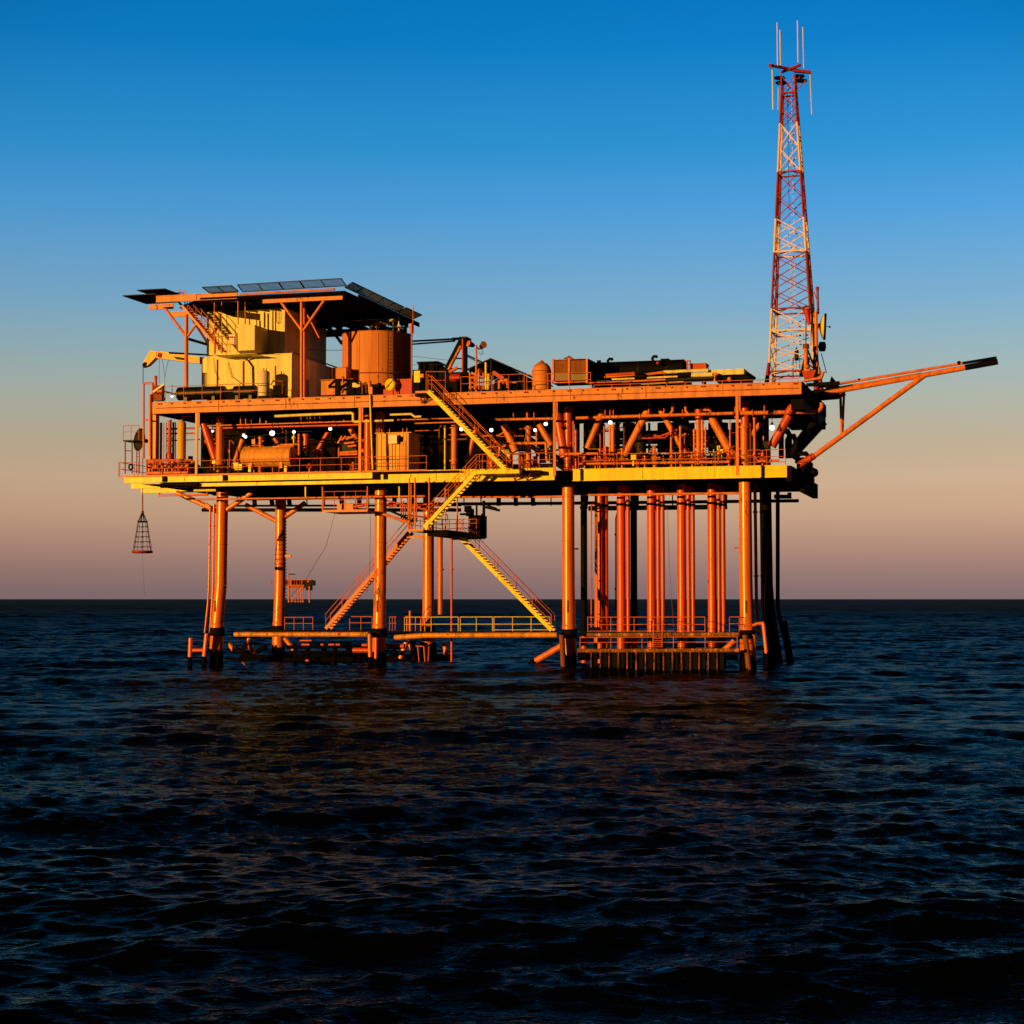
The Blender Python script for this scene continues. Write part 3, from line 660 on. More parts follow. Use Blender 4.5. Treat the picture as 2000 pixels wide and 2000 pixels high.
m = MB().tube(lp - tg * .22, lp - tg * .22 + V((0, 0, ht + 1)), .035).tube(lp + tg * .22, lp + tg * .22 + V((0, 0, ht + 1)), .035)
for i in range(18): m.tube(lp - tg * .22 + V((0, 0, .3 + i * .28)), lp + tg * .22 + V((0, 0, .3 + i * .28)), .018, n=6)
T.part('ladder', m, STEEL)
T.part('side_pipe', MB().path([pt(674, 650, 2.2), pt(674, 716, 2.2), pt(671, 721, 2.2)], .05), RUST)
T.part('roof_vent', MB().tube(c + V((0, 0, ht + .2)), c + V((0, 0, ht + 1.0)), .12).lathe([(.3, ht + 1.0), (.05, ht + 1.25)], c, n=14), REDOX)
T.part('roof_beam', MB().bar(c + V((-.8, 0, ht + .2)), c + V((-.2, 0, ht + 1.3)), .2).bar(c + V((.2, -.3, ht + 1.1)), c + V((2.4, -.5, ht + .4)), .12), STEEL)
T.part('roof_rail', MB().ring(c + V((0, 0, ht + .9)), (0, 0, 1), Rt - .1, .02, 40, 5), STEEL)
single('vent_pole', 'thin pole with a reddish joint standing right of the orange tank', 'pole', MB().tube(pt(804, 770, 1), pt(804, 655, 1), .06).tube(pt(804, 651, 1), pt(804, 632, 1), .16).tube(pt(806, 655, 1), pt(807, 596, 1), .035), REDOX)
single('deck_lamp', 'yellow topped lamp on a thin pole above the tank roof', 'lamp', MB().tube(pt(768, 650, 3), pt(768, 630, 3), .04).lathe([(.32, 0), (.30, .12), (.12, .26)], pt(768, 628, 3), n=14).tube(pt(779, 646, 3), pt(779, 620, 3), .05), CREAM)
single('step_block', 'orange box step against the left side of the round tank', 'box', MB().pbox(644, 718, 676, 741, -.6, 2.4).pbox(643, 717, 677, 718.5, -.65, 2.45), TANKP)
single('settling_box', 'low orange tank box with a lid rim at the tank foot', 'tank', MB().pbox(627, 742, 690, 772, -2.4, -.7).pbox(624.5, 739.5, 690, 743, -2.5, -.65), TANKP)

# ------------------------------------------------------------------ things on the upper deck, left to right
def drum(name, label, x0, x1, yt, yb, Y, mat, cat='tank', legs=True, group=None):
    a = pt(x0, (yt + yb) / 2, Y); b = pt(x1, (yt + yb) / 2, Y); z = (a.z + b.z) / 2; a.z = b.z = z
    r = (wz(yt, (x0 + x1) / 2, Y) - wz(yb, (x0 + x1) / 2, Y)) / 2
    t = Thing(name, label, cat, (a.lerp(b, .5).x, Y, z - r), group); L_ = (b - a).length
    t.part('shell', MB().lathe([(r, .3 * r), (r, L_ - .3 * r)], a, (1, 0, 0), 28), mat)
    t.part('end_cap', MB().lathe([(0, 0), (r * .5, .04 * r), (r * .85, .15 * r), (r, .3 * r)], a, (1, 0, 0), 28), mat)
    t.part('end_cap', MB().lathe([(r, L_ - .3 * r), (r * .85, L_ - .15 * r), (r * .5, L_ - .04 * r), (0, L_)], a, (1, 0, 0), 28), mat)
    m = MB()
    for k in (.2, .5, .8): m.lathe([(r * 1.012, L_ * k - .03), (r * 1.012, L_ * k + .03)], a, (1, 0, 0), 28)
    t.part('band', m, STEEL if mat is BLACK else mat)
    for k in (.22, .78):
        x = a.x + L_ * k; t.part('saddle', MB().box(x - .12, Y - r * .8, z - r - .15, x + .12, Y + r * .8, z - r * .55), mat if mat is not BLACK else STEEL)
    return t
BLK2 = paint('black_drum_paint', (0.007, 0.0065, 0.006), 0.4, 0.15, (0.05, 0.015, 0.008), spec=.3)
drum('horizontal_tank', 'long black drum lying at the left end of the upper deck', 346, 442, 755, 781, -2.8, BLK2)
drum('horizontal_tank', 'short black drum lying in front of the cream house', 456, 503, 753, 778, -2.8, BLK2)
t = Thing('upright_tank', 'small white upright tank against the cream house', 'tank', pt(515, 774, -3)); c = pt(515, 774, -3); r = .46; hh = wz(727, 515, -3) - c.z
t.part('shell', MB().lathe([(r, 0), (r, hh), (r * .7, hh + .1), (.05, hh + .16)], c), WHITEP)
t.part('top_pipe', MB().path([c + V((0, 0, hh)), c + V((0, 0, hh + .35))], .04).path([c + V((.2, 0, hh)), c + V((.2, 0, hh + .3))], .03), STEEL)
t.part('clamp_band', MB().ring(c + V((0, 0, hh * .5)), (0, 0, 1), r + .01, .025, 24), RUST)
t = Thing('pump_set', 'small black pump with a tall thin pipe beside the white tank', 'pump', pt(543, 776, -3.2))
t.part('body', MB().pbox(533, 752, 550, 772, -3.4, -2.8).pbox(531, 772, 556, 775, -3.5, -2.7), BLACK)
t.part('pipe', MB().path([pt(538, 715, -3.4), pt(538, 744, -3.4), pt(552, 744, -3.4), pt(552, 770, -3.4)], .06), RUST)
t.part('handle', MB().path([pt(529, 752, -3.5), pt(534, 743, -3.5), pt(540, 748, -3.5)], .04), STEEL)
# left end frame and valves
single('gantry_pipe', 'tall orange pipe frame at the left end of the decks', 'pipe frame', MB().path([pt(280.5, 896, -2.2), pt(280.5, 752, -2.2), pt(283, 748, -2.2), pt(298, 749, -2.2), pt(298, 786, -2.2)], .09).path([pt(293.5, 890, -2.4), pt(293.5, 770, -2.4)], .12).path([pt(281, 820, -2.2), pt(293, 820, -2.2)], .06), ORANGE)
t = Thing('davit_winch', 'red hand winch with a pale lever on the left corner of the upper deck', 'winch', pt(308, 784, -3))
t.part('stand', MB().pbox(300, 752, 316, 783, -3.2, -2.7), RUST)
t.part('drum', MB().tube(pt(301, 764, -3.4), pt(318, 764, -3.4), .2), REDOX)
t.part('lever', MB().bar(pt(299.5, 766, -3.6), pt(321, 750, -3.6), .14), WHITEP)
t.part('post', MB().tube(pt(304, 752, -3), pt(304, 737, -3), .12).sphere(pt(304, 737, -3), .14), REDOX)
t.part('pipe', MB().path([pt(318, 764, -3), pt(340, 769, -3), pt(347, 770, -3)], .06).path([pt(304, 779, -3), pt(322, 779, -3)], .1), STEEL)
def lamp(label, x, y, Y, r=.13, group='lit lamps on the platform'):
    p = pt(x, y, Y); t = Thing('work_lamp', label, 'lamp', p, group)
    t.part('globe', MB().sphere(p, r), BULB)
    t.part('cap', MB().tube(p + V((0, 0, r * .8)), p + V((0, 0, r * 1.9)), r * .6, r * .45), STEEL)
    t.part('stem', MB().tube(p + V((0, 0, r * 1.9)), p + V((0, 0, .9)), .025, n=6), STEEL)
    return t
lamp('small lit lamp beside the black drum at the left end of the upper deck', 336, 774, -3, .09)
# pump frame in front of the tank
t = Thing('lifting_pump', 'black pump frame and engine in front of the round orange tank', 'pump', pt(690, 774, -3.4)); Yp = -3.4
t.part('lifting_frame', MB().path([pt(642, 755, Yp), pt(656, 742, Yp), pt(690, 743, Yp), pt(702, 750, Yp)], .10).path([pt(642, 756, Yp), pt(668, 755, Yp), pt(682, 745, Yp)], .09).pbox(654, 742, 663, 771, Yp - .1, Yp + .2), BLACK)
t.part('engine', MB().pbox(676, 751, 692, 770, Yp, Yp + .7).pbox(690, 758, 708, 771, Yp + .1, Yp + .8).pbox(716, 750, 740, 758, Yp + .2, Yp + .8), BLACK)
t.part('engine_cover', MB().poly([pt(688, 748, Yp - .05), pt(703, 746, Yp - .05), pt(703, 755, Yp - .05), pt(696, 757, Yp - .05), pt(688, 756, Yp - .05)], (0, .5, 0)), CREAM)
t.part('exhaust', MB().tube(pt(722, 744, Yp), pt(722, 756, Yp), .14).pbox(719, 755, 727, 770, Yp - .1, Yp + .3), ORANGE)
t.part('skid', MB().pbox(664, 771, 742, 774, Yp - .1, Yp + .9), STEEL)
t.part('pipe', MB().path([pt(708, 770, Yp - .1), pt(708, 750, Yp - .1), pt(714, 748, Yp - .1), pt(716, 768, Yp - .1)], .07).path([pt(668, 768, Yp - .1), pt(671, 758, Yp - .1)], .1), RUST)
t.part('knob', MB().sphere(pt(670, 738, Yp), .13).tube(pt(670, 740, Yp), pt(670, 748, Yp), .1), REDOX)
CRATE = paint('crimson_paint', (0.50, 0.012, 0.03), 0.5, 0.1)
def crate(label, x0, y0, x1, y1, Y0, Y1, mat, name='crate', group=None):
    t = Thing(name, label, 'crate', pt((x0 + x1) / 2, y1, Y0), group)
    t.part('body', MB().pbox(x0, y0, x1, y1, Y0, Y1), mat)
    a = pt(x0, y1, Y0); b = pt(x1, y0, Y0); f = MB()
    for x in (a.x, b.x): f.box(x - .04, Y0 - .03, a.z, x + .04, Y0 - .002, b.z)
    f.box(a.x - .05, Y0 - .035, b.z - .03, b.x + .05, Y1 + .03, b.z + .05)
    t.part('rim', f, mat); return t
crate('bright crimson box on the upper deck below the tank pole', 775, 741, 803.5, 770, -3.2, -1.6, CRATE)
crate('dull crimson box behind the yellow float near the tank foot', 738, 748, 773, 771, -2.6, -1.2, CRATE)
t = Thing('float_buoy', 'yellow round float leaning between the two crimson boxes', 'float', pt(760, 770, -3.4))
t.part('disc', MB().lathe([(.1, 0), (.42, .05), (.5, .15), (.42, .27), (.1, .3)], pt(760, 751, -3.7), (0.3, 1, 0)), YELLOW)
t.part('strap', MB().bar(pt(754, 757, -3.75), pt(766, 744, -3.75), .05).tube(pt(768, 770, -3.7), pt(768, 737, -3.7), .05), RUST)
t = Thing('control_cabinet', 'bright yellow control cabinet at the head of the long yellow stairs', 'cabinet', pt(814, 747, -4))
t.part('body', MB().pbox(808.5, 724, 820, 747, -4.2, -3.8), YELLOW); t.part('side_box', MB().pbox(820.5, 730, 827, 737.5, -4.3, -3.95), ORANGE)
t.part('stand', MB().pbox(809, 747, 812, 764, -4.1, -4.0).pbox(816, 747, 819, 764, -4.1, -4.0).pbox(810, 722, 832, 764, -3.6, -3.2), BLACK)
t = Thing('black_hopper', 'black open topped hopper behind the yellow control cabinet', 'hopper', pt(835, 726, 3))
t.part('rim', MB().pbox(814, 705, 855, 710, 3, 5), BLACK); t.part('frame', MB().pbox(817, 710, 822, 726, 3, 5).pbox(826, 710, 831, 726, 3, 5).pbox(838, 710, 853, 726, 3, 5), BLACK); t.part('lower_box', MB().pbox(806, 720, 870, 764, 3.2, 5.2), BLACK)
# floodlight mast
t = Thing('floodlight_mast', 'orange mast with two floodlights beside the dark crane', 'floodlight mast', pt(930.5, 762, -1))
t.part('pole', MB().tube(pt(930.5, 766, -1), pt(930, 674, -1), .08), ORANGE)
t.part('crossarm', MB().path([pt(918, 672, -1), pt(926, 674, -1), pt(936, 682, -1), pt(944, 680, -1)], .05), STEEL)
for (x0, y0, x1, y1) in ((914, 666, 926, 680), (936, 668, 948, 682)):
    a = pt((x0 + x1) / 2, (y0 + y1) / 2, -1); fl = t.part('floodlight', MB().lathe([(.14, -.25), (.2, 0), (.26, .22), (.27, .24)], a, (-.5 if x0 < 930 else .6, -.6, .2), 16), STEEL)
    t.part('lens', MB().lathe([(.25, .245), (.25, .26)], a, (-.5 if x0 < 930 else .6, -.6, .2), 16), ORANGE, fl)
t.part('loop_cable', MB().path([pt(941, 682, -1), pt(943, 690, -1), pt(939, 693, -1), pt(935, 688, -1)], .02, 6), CABLE)
# black shelter
t = Thing('peaked_shelter', 'black peaked tarpaulin shelter on the middle of the upper deck', 'shelter', pt(970, 762, 4)); Ys = 2.0
ap = pt(958.6, 699, Ys); le = pt(913, 720, Ys); ri = pt(1036, 733, Ys); dz = V((0, 0, -.12))
t.part('roof', MB().poly([le, ap, ri, ri + dz, ap + dz, le + dz], (0, 7, 0)), TARP)
t.part('back_wall', MB().poly([le + V((.2, 6.8, -.12)), ap + V((0, 6.8, -.12)), ri + V((-.4, 6.8, -.12)), V((ri.x - .6, Ys + 6.8, ZU)), V((le.x + .2, Ys + 6.8, ZU))], (0, .1, 0)), TARP)
for q in (le + V((.2, .1, 0)), ri + V((-.6, .1, 0)), ap + V((0, .1, -.2))): t.part('post', MB().tube(q, (q.x, q.y, ZU), .08), STEEL)
t.part('side_brace', MB().bar(pt(1012, 736, Ys), pt(1022, 757, Ys), .2), TARP)
# pipework under the shelter
MAN = Thing('pipe_manifold', 'orange pipe manifold with valves in front of the black shelter', 'pipes', pt(955, 763, -1))
m = MB(); Ym = -.5
for y in (730, 738, 747, 756): m.tube(pt(916, y + .4, Ym), pt(958, y, Ym), .07)
for x in (918, 927, 936, 944, 952): m.tube(pt(x, 761, Ym - .1), pt(x, 728, Ym - .1), .06)
MAN.part('pipe_grid', m, ORANGE)
MAN.part('valve_body', MB().sphere(pt(938, 725, Ym), .22).sphere(pt(983, 744, Ym), .3).sphere(pt(995, 748, Ym), .22).pbox(1001, 745, 1008, 755, Ym, Ym + .4), ORANGE)
MAN.part('red_chute', MB().bar(pt(963, 727, Ym - .3), pt(984, 740, Ym - .3), .28), REDP)
MAN.part('riser', MB().tube(pt(949, 762, Ym - .3), pt(949, 708, Ym - .3), .09).tube(pt(954, 762, Ym - .3), pt(954, 730, Ym - .3), .08), YELLOW)
MAN.part('pump_body', MB().pbox(958, 748, 1012, 762, Ym, Ym + 1).pbox(914, 752, 956, 763, Ym + .2, Ym + 1), BLACK)
MAN.part('elbow', MB().path([pt(975, 760, Ym - .3), pt(975, 745, Ym - .3), pt(990, 741, Ym - .3), pt(992, 758, Ym - .3)], .1), ORANGE)
# small dome tank
c = pt(1058, 762, 0); t = Thing('dome_tank', 'small orange dome topped tank beside the rusty crate', 'tank', c); r = (wx(1076, 0, 730) - wx(1040, 0, 730)) / 2; hz = wz(726, 1058, 0) - c.z
t.part('shell', MB().lathe([(r, 0), (r, hz)], c, n=28), TANKP); t.part('dome', MB().lathe([(r * math.cos(a_), hz + .01 + r * math.sin(a_)) for a_ in [i * math.pi / 16 for i in range(9)]], c, n=28), TANKP)
t.part('hoop', MB().ring(c + V((0, 0, hz)), (0, 0, 1), r + .01, .03, 28), RUST); t.part('lug', MB().lathe([(.2, hz + r), (.05, hz + r + .16)], c, n=10), TANKP)
# rusty crate
t = Thing('rusty_container', 'rusty red mesh container with orange corner posts on the upper deck', 'container', pt(1112, 748, -2)); Yc = -2
for (x0, x1) in ((1081, 1109), (1114, 1145)):
    t.part('panel', MB().pbox(x0, 703, x1, 729, Yc + .05, Yc + 1.8), RUST)
    t.part('lower_panel', MB().pbox(x0, 729.5, x1, 744, Yc + .06, Yc + 1.79), WALLD)
for x in (1080, 1111, 1146): t.part('corner_post', MB().pbox(x - 1.8, 700, x + 1.8, 748, Yc - .02, Yc + .12), ORANGE)
t.part('top_frame', MB().pbox(1078, 700, 1148, 703, Yc - .03, Yc + 1.9), ORANGE); t.part('bottom_frame', MB().pbox(1078, 744.5, 1148, 748.5, Yc - .03, Yc + 1.9), ORANGE)
t.part('lifting_eye', MB().poly([pt(1100, 700, Yc + .6), pt(1112, 694, Yc + .6), pt(1120, 700, Yc + .6)], (0, .3, 0)), RUST)
t.part('side_panel', MB().poly([pt(1148, 700, Yc + 1.0), pt(1160, 706, Yc + 1.0), pt(1160, 748, Yc + 1.0), pt(1148, 748, Yc + 1.0)], (0, 1, 0)), BLACK)
# long black vessel
t = drum('long_vessel', 'long black vessel lying on the right half of the upper deck', 1158, 1342, 705, 741, 1.5, BLACK)
for i, (x, y) in enumerate(((1190, 709), (1277, 704))):
    t.part('vent_pipe', MB().path([pt(x, y + 6, 1.0), pt(x - 3, y - 4, 1.0), pt(x, y - 8, 1.0), pt(x + 5, y - 8, 1.0), pt(x + 6, y - 5, 1.0)], .1), BLACK)
t.part('nozzle', MB().tube(pt(1170, 716, .6), pt(1170, 704, .6), .16).tube(pt(1286, 712, .6), pt(1286, 704, .6), .14).pbox(1290, 700, 1306, 706, 1.4, 2), BLACK)
t.part('red_nozzle', MB().sphere(pt(1170, 712, .2), .16).sphere(pt(1285, 709, .2), .14), REDP)
t.part('support_skid', MB().pbox(1156, 738, 1345, 762, 1.0, 2.4), BLACK)
crate('small red box behind the far end of the long black vessel', 1349, 710, 1378, 722, 1.0, 2.4, paint('faded_red', (0.55, 0.07, 0.03), .5, .3))
single('ladder_frame', 'small red ladder frame at the end of the long black vessel', 'ladder', MB().path([pt(1338, 705, .8), pt(1348, 705, .8), pt(1347, 726, .8)], .05).path([pt(1342, 706, .8), pt(1343, 724, .8)], .05).path([pt(1342, 712, .8), pt(1348, 712, .8)], .04), REDOX)
t = Thing('long_box', 'long cream topped box on the deck left of the lattice tower', 'container', pt(1420, 742, -2.6))
t.part('body', MB().pbox(1382, 720, 1453, 733, -2.6, -.6), CREAM); t.part('front_pipe', MB().tube(pt(1295, 727, -2.8), pt(1383, 723, -2.8), .13).tube(pt(1344, 733, -2.9), pt(1392, 731.5, -2.9), .16), CREAM)
t.part('base', MB().pbox(1398, 733.5, 1464, 745, -2.5, -.7), BLACK); t.part('end_cloth', MB().poly([pt(1453.5, 720, -1.4), pt(1462, 727, -1.4), pt(1474, 735, -1.4), pt(1466, 742, -1.4), pt(1453.5, 742, -1.4)], (0, 1, 0)), BLACK)
t.part('end_valve', MB().path([pt(1396, 745, -2.9), pt(1396, 730, -2.9), pt(1402, 731, -2.9)], .09).sphere(pt(1425, 741, -2.8), .18), ORANGE)
m = MB()
PR = Thing('pipe_rack', 'bundle of long thin pipes lying on the upper deck before the black vessel', 'pipes', pt(1280, 752, -2.8))
for (x0, y0, x1, y1, r, mt) in ((1183, 733, 1240, 729, .12, REDOX), (1180, 737, 1300, 728, .07, ORANGE), (1195, 741, 1330, 735, .07, CREAM), (1215, 746, 1340, 739.5, .06, ORANGE), (1253, 750, 1335, 746, .06, CREAM), (1240, 736, 1262, 735, .22, BLACK), (1324, 733, 1350, 732, .2, BLACK), (1150, 748, 1300, 741, .05, ORANGE), (1265, 731, 1295, 727, .1, ORANGE), (1300, 742, 1400, 738, .12, STEEL)):
    PR.part('pipe', MB().tube(pt(x0, y0, -2.9), pt(x1, y1, -2.9), r, n=8), mt)
PR.part('support', MB().pbox(1160, 747, 1165, 756, -3, -2).pbox(1230, 745, 1235, 753, -3, -2).pbox(1300, 743, 1305, 751, -3, -2).pbox(1370, 738, 1375, 748, -3, -2).pbox(1160, 738, 1400, 752, -2.4, -2.2), BLACK)

# ------------------------------------------------------------------ lattice tower
TW = Thing('lattice_tower', 'tall red and white lattice radio tower at the right end of the platform', 'tower', (25.2, 3.4, ZU))
Y0t = 1.4
bl, br_ = pt(1501, 740, Y0t), pt(1591, 740, Y0t); tl, tr = pt(1526.5, 176, Y0t + 1.2), pt(1552.5, 176, Y0t + 1.2)
cb_ = V(((bl.x + br_.x) / 2, Y0t + (br_.x - bl.x) / 2, 0)); ct_ = V(((tl.x + tr.x) / 2, cb_.y, 0)); hb_ = (br_.x - bl.x) / 2; ht_ = (tr.x - tl.x) / 2
zb_, zt_ = bl.z, (tl.z + tr.z) / 2
def tw(z, i):
    k = (z - zb_) / (zt_ - zb_); c = cb_.lerp(ct_, k); h = hb_ + (ht_ - hb_) * k
    sx, sy = ((-1, -1), (1, -1), (1, 1), (-1, 1))[i % 4]
    return V((c.x + sx * h, c.y + sy * h, z))
def zy(y): return wz(y, 1545, Y0t + .6)
TWR = paint('tower_red_paint', (0.28, 0.018, 0.03), .5, .2, scale=3); TWW = paint('tower_white_paint', (0.84, 0.66, 0.80), .5, .2, scale=3)
secs = [(733, 646, TWW, 2.5), (646, 602.6, TWW, 1), (602.6, 492, TWR, 3), (492, 425, TWW, 2), (425, 332.6, TWR, 2), (332.6, 236, TWW, 2), (236, 176, TWR, 2)]
for (ya, yb, mt, n) in secs:
    za, zb2 = zy(ya), zy(yb); brc = MB()
    nn = max(1, int(math.ceil(n))); 
    for j in range(nn):
        z0 = za + (zb2 - za) * j / nn; z1 = za + (zb2 - za) * (j + 1) / nn
        for i in range(4):
            brc.bar(tw(z0, i), tw(z1, i + 1), .065).bar(tw(z0, i + 1), tw(z1, i), .065)
    o = TW.part('lattice_section', brc, mt)
    for i in range(4): TW.part('leg', MB().tube(tw(za, i), tw(zb2, i), .085, n=8), mt, o)
for y, mt in ((332.6, TWR), (490.5, TWW), (602.6, TWR), (646, TWW), (176, TWR), (726, TWR)):
    m = MB()
    for i in range(4): m.bar(tw(zy(y), i), tw(zy(y), i + 1), .11)
    m.bar(tw(zy(y), 0).lerp(tw(zy(y), 1), .5), tw(zy(y), 1).lerp(tw(zy(y), 2), .5), .07).bar(tw(zy(y), 0).lerp(tw(zy(y), 3), .5), tw(zy(y), 0).lerp(tw(zy(y), 1), .5), .07)
    TW.part('ring_frame', m, mt)
for i in range(4):
    p = tw(zy(733), i); d = (p - V((cb_.x, cb_.y, p.z))).normalized(); TW.part('footing', MB().tube(p + V((0, 0, .9)), V((p.x, p.y, ZU)) + d * .25, .09, .22), TWR)
m = MB(); lx = cb_.x + .2
for dx in (-.17, .17): m.tube((cb_.x + dx, cb_.y + .2, ZU), (ct_.x + dx * .9, cb_.y + .2, zy(150)), .018, n=6)
for i in range(70):
    k = i / 70; z = ZU + (zy(150) - ZU) * k; x = cb_.x + (ct_.x - cb_.x) * k; m.tube((x - .17, cb_.y + .2, z), (x + .17, cb_.y + .2, z), .012, n=5)
TW.part('ladder', m, TWW)
# head
Yh = cb_.y
m = MB()
for i in range(4): m.tube(tw(zy(176), i), tw(zy(176), i) + V((0, 0, zy(140) - zy(176))), .07)
for i in range(4): m.bar(tw(zy(176), i), tw(zy(176), i + 1) + V((0, 0, zy(142) - zy(176))), .06).bar(tw(zy(176), i + 1), tw(zy(176), i) + V((0, 0, zy(142) - zy(176))), .06)
o = TW.part('tower_head', m, TWR)
TW.part('crossbar', MB().bar(pt(1502, 127, Yh - 1.2), pt(1562, 138, Yh + .6), .17).bar(pt(1526, 141, Yh + .6), pt(1563, 127, Yh - 1.2), .17).bar(pt(1548, 137, Yh - .4), pt(1585, 141.5, Yh - .2), .2).bar(pt(1505, 124, Yh - 1.2), pt(1505, 134, Yh - 1.2), .12), TWR)
TW.part('crossbar', MB().bar(pt(1504, 128, Yh - 1), pt(1560, 139, Yh + 1.0), .14).bar(pt(1552, 138.5, Yh), pt(1582, 141, Yh), .22), BLACK)
for (x0, x1, y) in ((1511, 1532, 150.5), (1549, 1570, 147), (1514, 1535, 160), (1553, 1575, 156)):
    TW.part('antenna_panel', MB().poly([pt(x0, y, Yh - .3), pt((x0 * 2 + x1) / 3, y - 2.5, Yh - .3), pt(x1, y - 2, Yh - .3), pt((x0 + 2 * x1) / 3, y + 2, Yh - .3)], (0, .7, 0)), BLACK)
m = MB()
for (x0, y0, x1, y1) in ((1520, 160, 1529, 172), (1574, 157, 1560, 172), (1520, 150, 1530, 160), (1562, 150, 1556, 160)): m.bar(pt(x0, y0, Yh - .2), pt(x1, y1, Yh - .2), .08)
TW.part('panel_strut', m, TWR)
for (xa, ya, xb2, yb, Y) in ((1518.8, 128, 1517.8, 44, Yh - .9), (1524.6, 129, 1523.4, 59, Yh + .7), (1558.8, 122, 1557.7, 40, Yh - .9), (1570, 134, 1568, 53, Yh), (1508.3, 135, 1509.7, 214, Yh - 1), (1582.2, 144, 1585.8, 224, Yh), (1520.2, 171, 1519.6, 215, Yh + .8)):
    TW.part('whip_antenna', MB().tube(pt(xa, ya, Y), pt(xb2, yb, Y), .045 if ya - yb != -44 else .03, n=8), WHITEP)
TW.part('cable_run', MB().path([tw(zy(215), 3) + V((-.2, 0, 0)), tw(zy(333), 3) + V((-.14, 0, 0)), tw(zy(600), 3) + V((-.1, 0, 0)), tw(zy(720), 3)], .05), STEEL)
TW.part('dark_conduit', MB().path([tw(zy(495), 1) + V((.1, 0, 0)), tw(zy(600), 1) + V((.12, 0, 0)), tw(zy(735), 1) + V((.12, 0, 0))], .08), STEEL)
# dish etc on the tower
def dish(label, c, ax, R, mat, back, feed=True, name='satellite_dish'):
    t = Thing(name, label, 'dish', c); ax = V(ax).normalized()
    t.part('reflector', MB().lathe([(.06, -.30 * R), (R * .5, -.22 * R), (R * .8, -.1 * R), (R, .06 * R), (R * 1.02, .06 * R), (R * .8, -.05 * R), (R * .5, -.16 * R), (.05, -.22 * R)], c, ax, 32), mat)
    t.part('back_mount', MB().tube(c - ax * (.28 * R), c - ax * (.75 * R), .16).lathe([(.3 * R, -.28 * R), (.12 * R, -.5 * R)], c, ax, 16), back)
    if feed:
        t.part('feed_arm', MB().tube(c - ax * .2 * R, c + ax * (.46 * R), .022, n=6), STEEL); t.part('feed_horn', MB().sphere(c + ax * (.48 * R), .08), BLACK)
    return t
t = dish('round satellite dish edge on, yellow behind and dark in front, right of the lattice tower', pt(1608, 638, 2), (1, .12, -.05), .95, YELLOW, ORANGE)
t.part('front_shroud', MB().lathe([(.96, .03), (.97, .20), (.90, .20), (.88, .03)], pt(1608, 638, 2), (1, .12, -.05), 32), BLACK)
t = Thing('flood_lamp', 'black drum lamp below the yellow dish on the lattice tower', 'lamp', pt(1600, 683, 2))
t.part('housing', MB().lathe([(.2, 0), (.36, .05), (.36, .45), (.2, .52)], pt(1599, 677, 2), (1, .2, 0), 18), BLACK); t.part('bracket', MB().bar(pt(1594, 678, 2), pt(1600, 677, 2), .12).tube(pt(1595, 690, 2), pt(1595, 665, 2), .06), STEEL)
TW.part('dish_mast', MB().tube(pt(1595, 735, 1.2), pt(1593.5, 608, 1.2), .13, n=12), ORANGE)
single('stick_antenna', 'short dark vertical antenna on an arm above the yellow dish', 'antenna', MB().tube(pt(1596.5, 562, 2), pt(1598, 613, 2), .09).bar(pt(1590, 570, 2), pt(1598, 592, 2), .07).tube(pt(1596.2, 560, 2), pt(1596.4, 567, 2), .13), TWR)
t = Thing('windsock', 'limp red windsock hanging on a thin pole inside the lattice tower', 'windsock', pt(1574, 671, 1))
t.part('pole', MB().tube(pt(1574, 688, 1.0), pt(1574.5, 603, 1.0), .04), STEEL)
t.part('sock', MB().tube(pt(1575.5, 605, .8), pt(1580.5, 634, .8), .27, .12, 14).lathe([(.26, -.02), (.29, .05)], pt(1575.5, 605, .8), (-.2, 0, 1), 14), CRATE)
t.part('mouth_ring', MB().ring(pt(1575.5, 604, .75), (0, -1, .2), .26, .04), STEEL)
t = Thing('davit_hoist', 'dark hoist with an orange cylinder at the foot of the lattice tower', 'hoist', pt(1577, 735, .5))
t.part('post', MB().tube(pt(1573.5, 735, .4), pt(1574, 672, .4), .17), ORANGE)
t.part('cap', MB().tube(pt(1574, 681, .4), pt(1574, 672, .4), .24), RUST)
t.part('housing', MB().poly([pt(1570, 697, .3), pt(1580, 697, .3), pt(1578, 716, .3), pt(1572, 734, .3), pt(1562, 734, .3), pt(1566, 714, .3)], (0, .7, 0)), BLACK)
t.part('stay', MB().bar(pt(1577, 682, .4), pt(1596, 733, .4), .12).bar(pt(1580, 712, .3), pt(1595, 724, .3), .1), BLACK)
t.part('stay', MB().path([pt(1604, 690, 2), pt(1614, 727, 2), pt(1604, 726, 2)], .03), BLACK)
t.part('bin', MB().poly([pt(1566, 724, .2), pt(1594, 722, .2), pt(1588, 738, .2), pt(1570, 739, .2)], (0, .8, 0)), REDP)
t.part('motor', MB().sphere(pt(1576, 716, .1), .2).pbox(1572, 718, 1582, 725, .1, .5), ORANGE)
t.part('deck_bracket', MB().poly([pt(1566, 742, .2), pt(1600, 736, .2), pt(1606, 724, .2), pt(1609, 726, .2), pt(1604, 740, .2), pt(1570, 745, .2)], (0, .6, 0)), ORANGE)
t = Thing('gas_bottle_stand', 'thin pipe stand with a small bottle inside the foot of the tower', 'stand', pt(1553, 738, 3))
t.part('frame', MB().path([pt(1549, 738, 3), pt(1549, 700, 3), pt(1562, 700, 3), pt(1562, 738, 3)], .04), RUST); t.part('bottle', MB().lathe([(.16, 0), (.16, .7), (.05, .95)], pt(1556, 704, 3), n=12), STEEL)
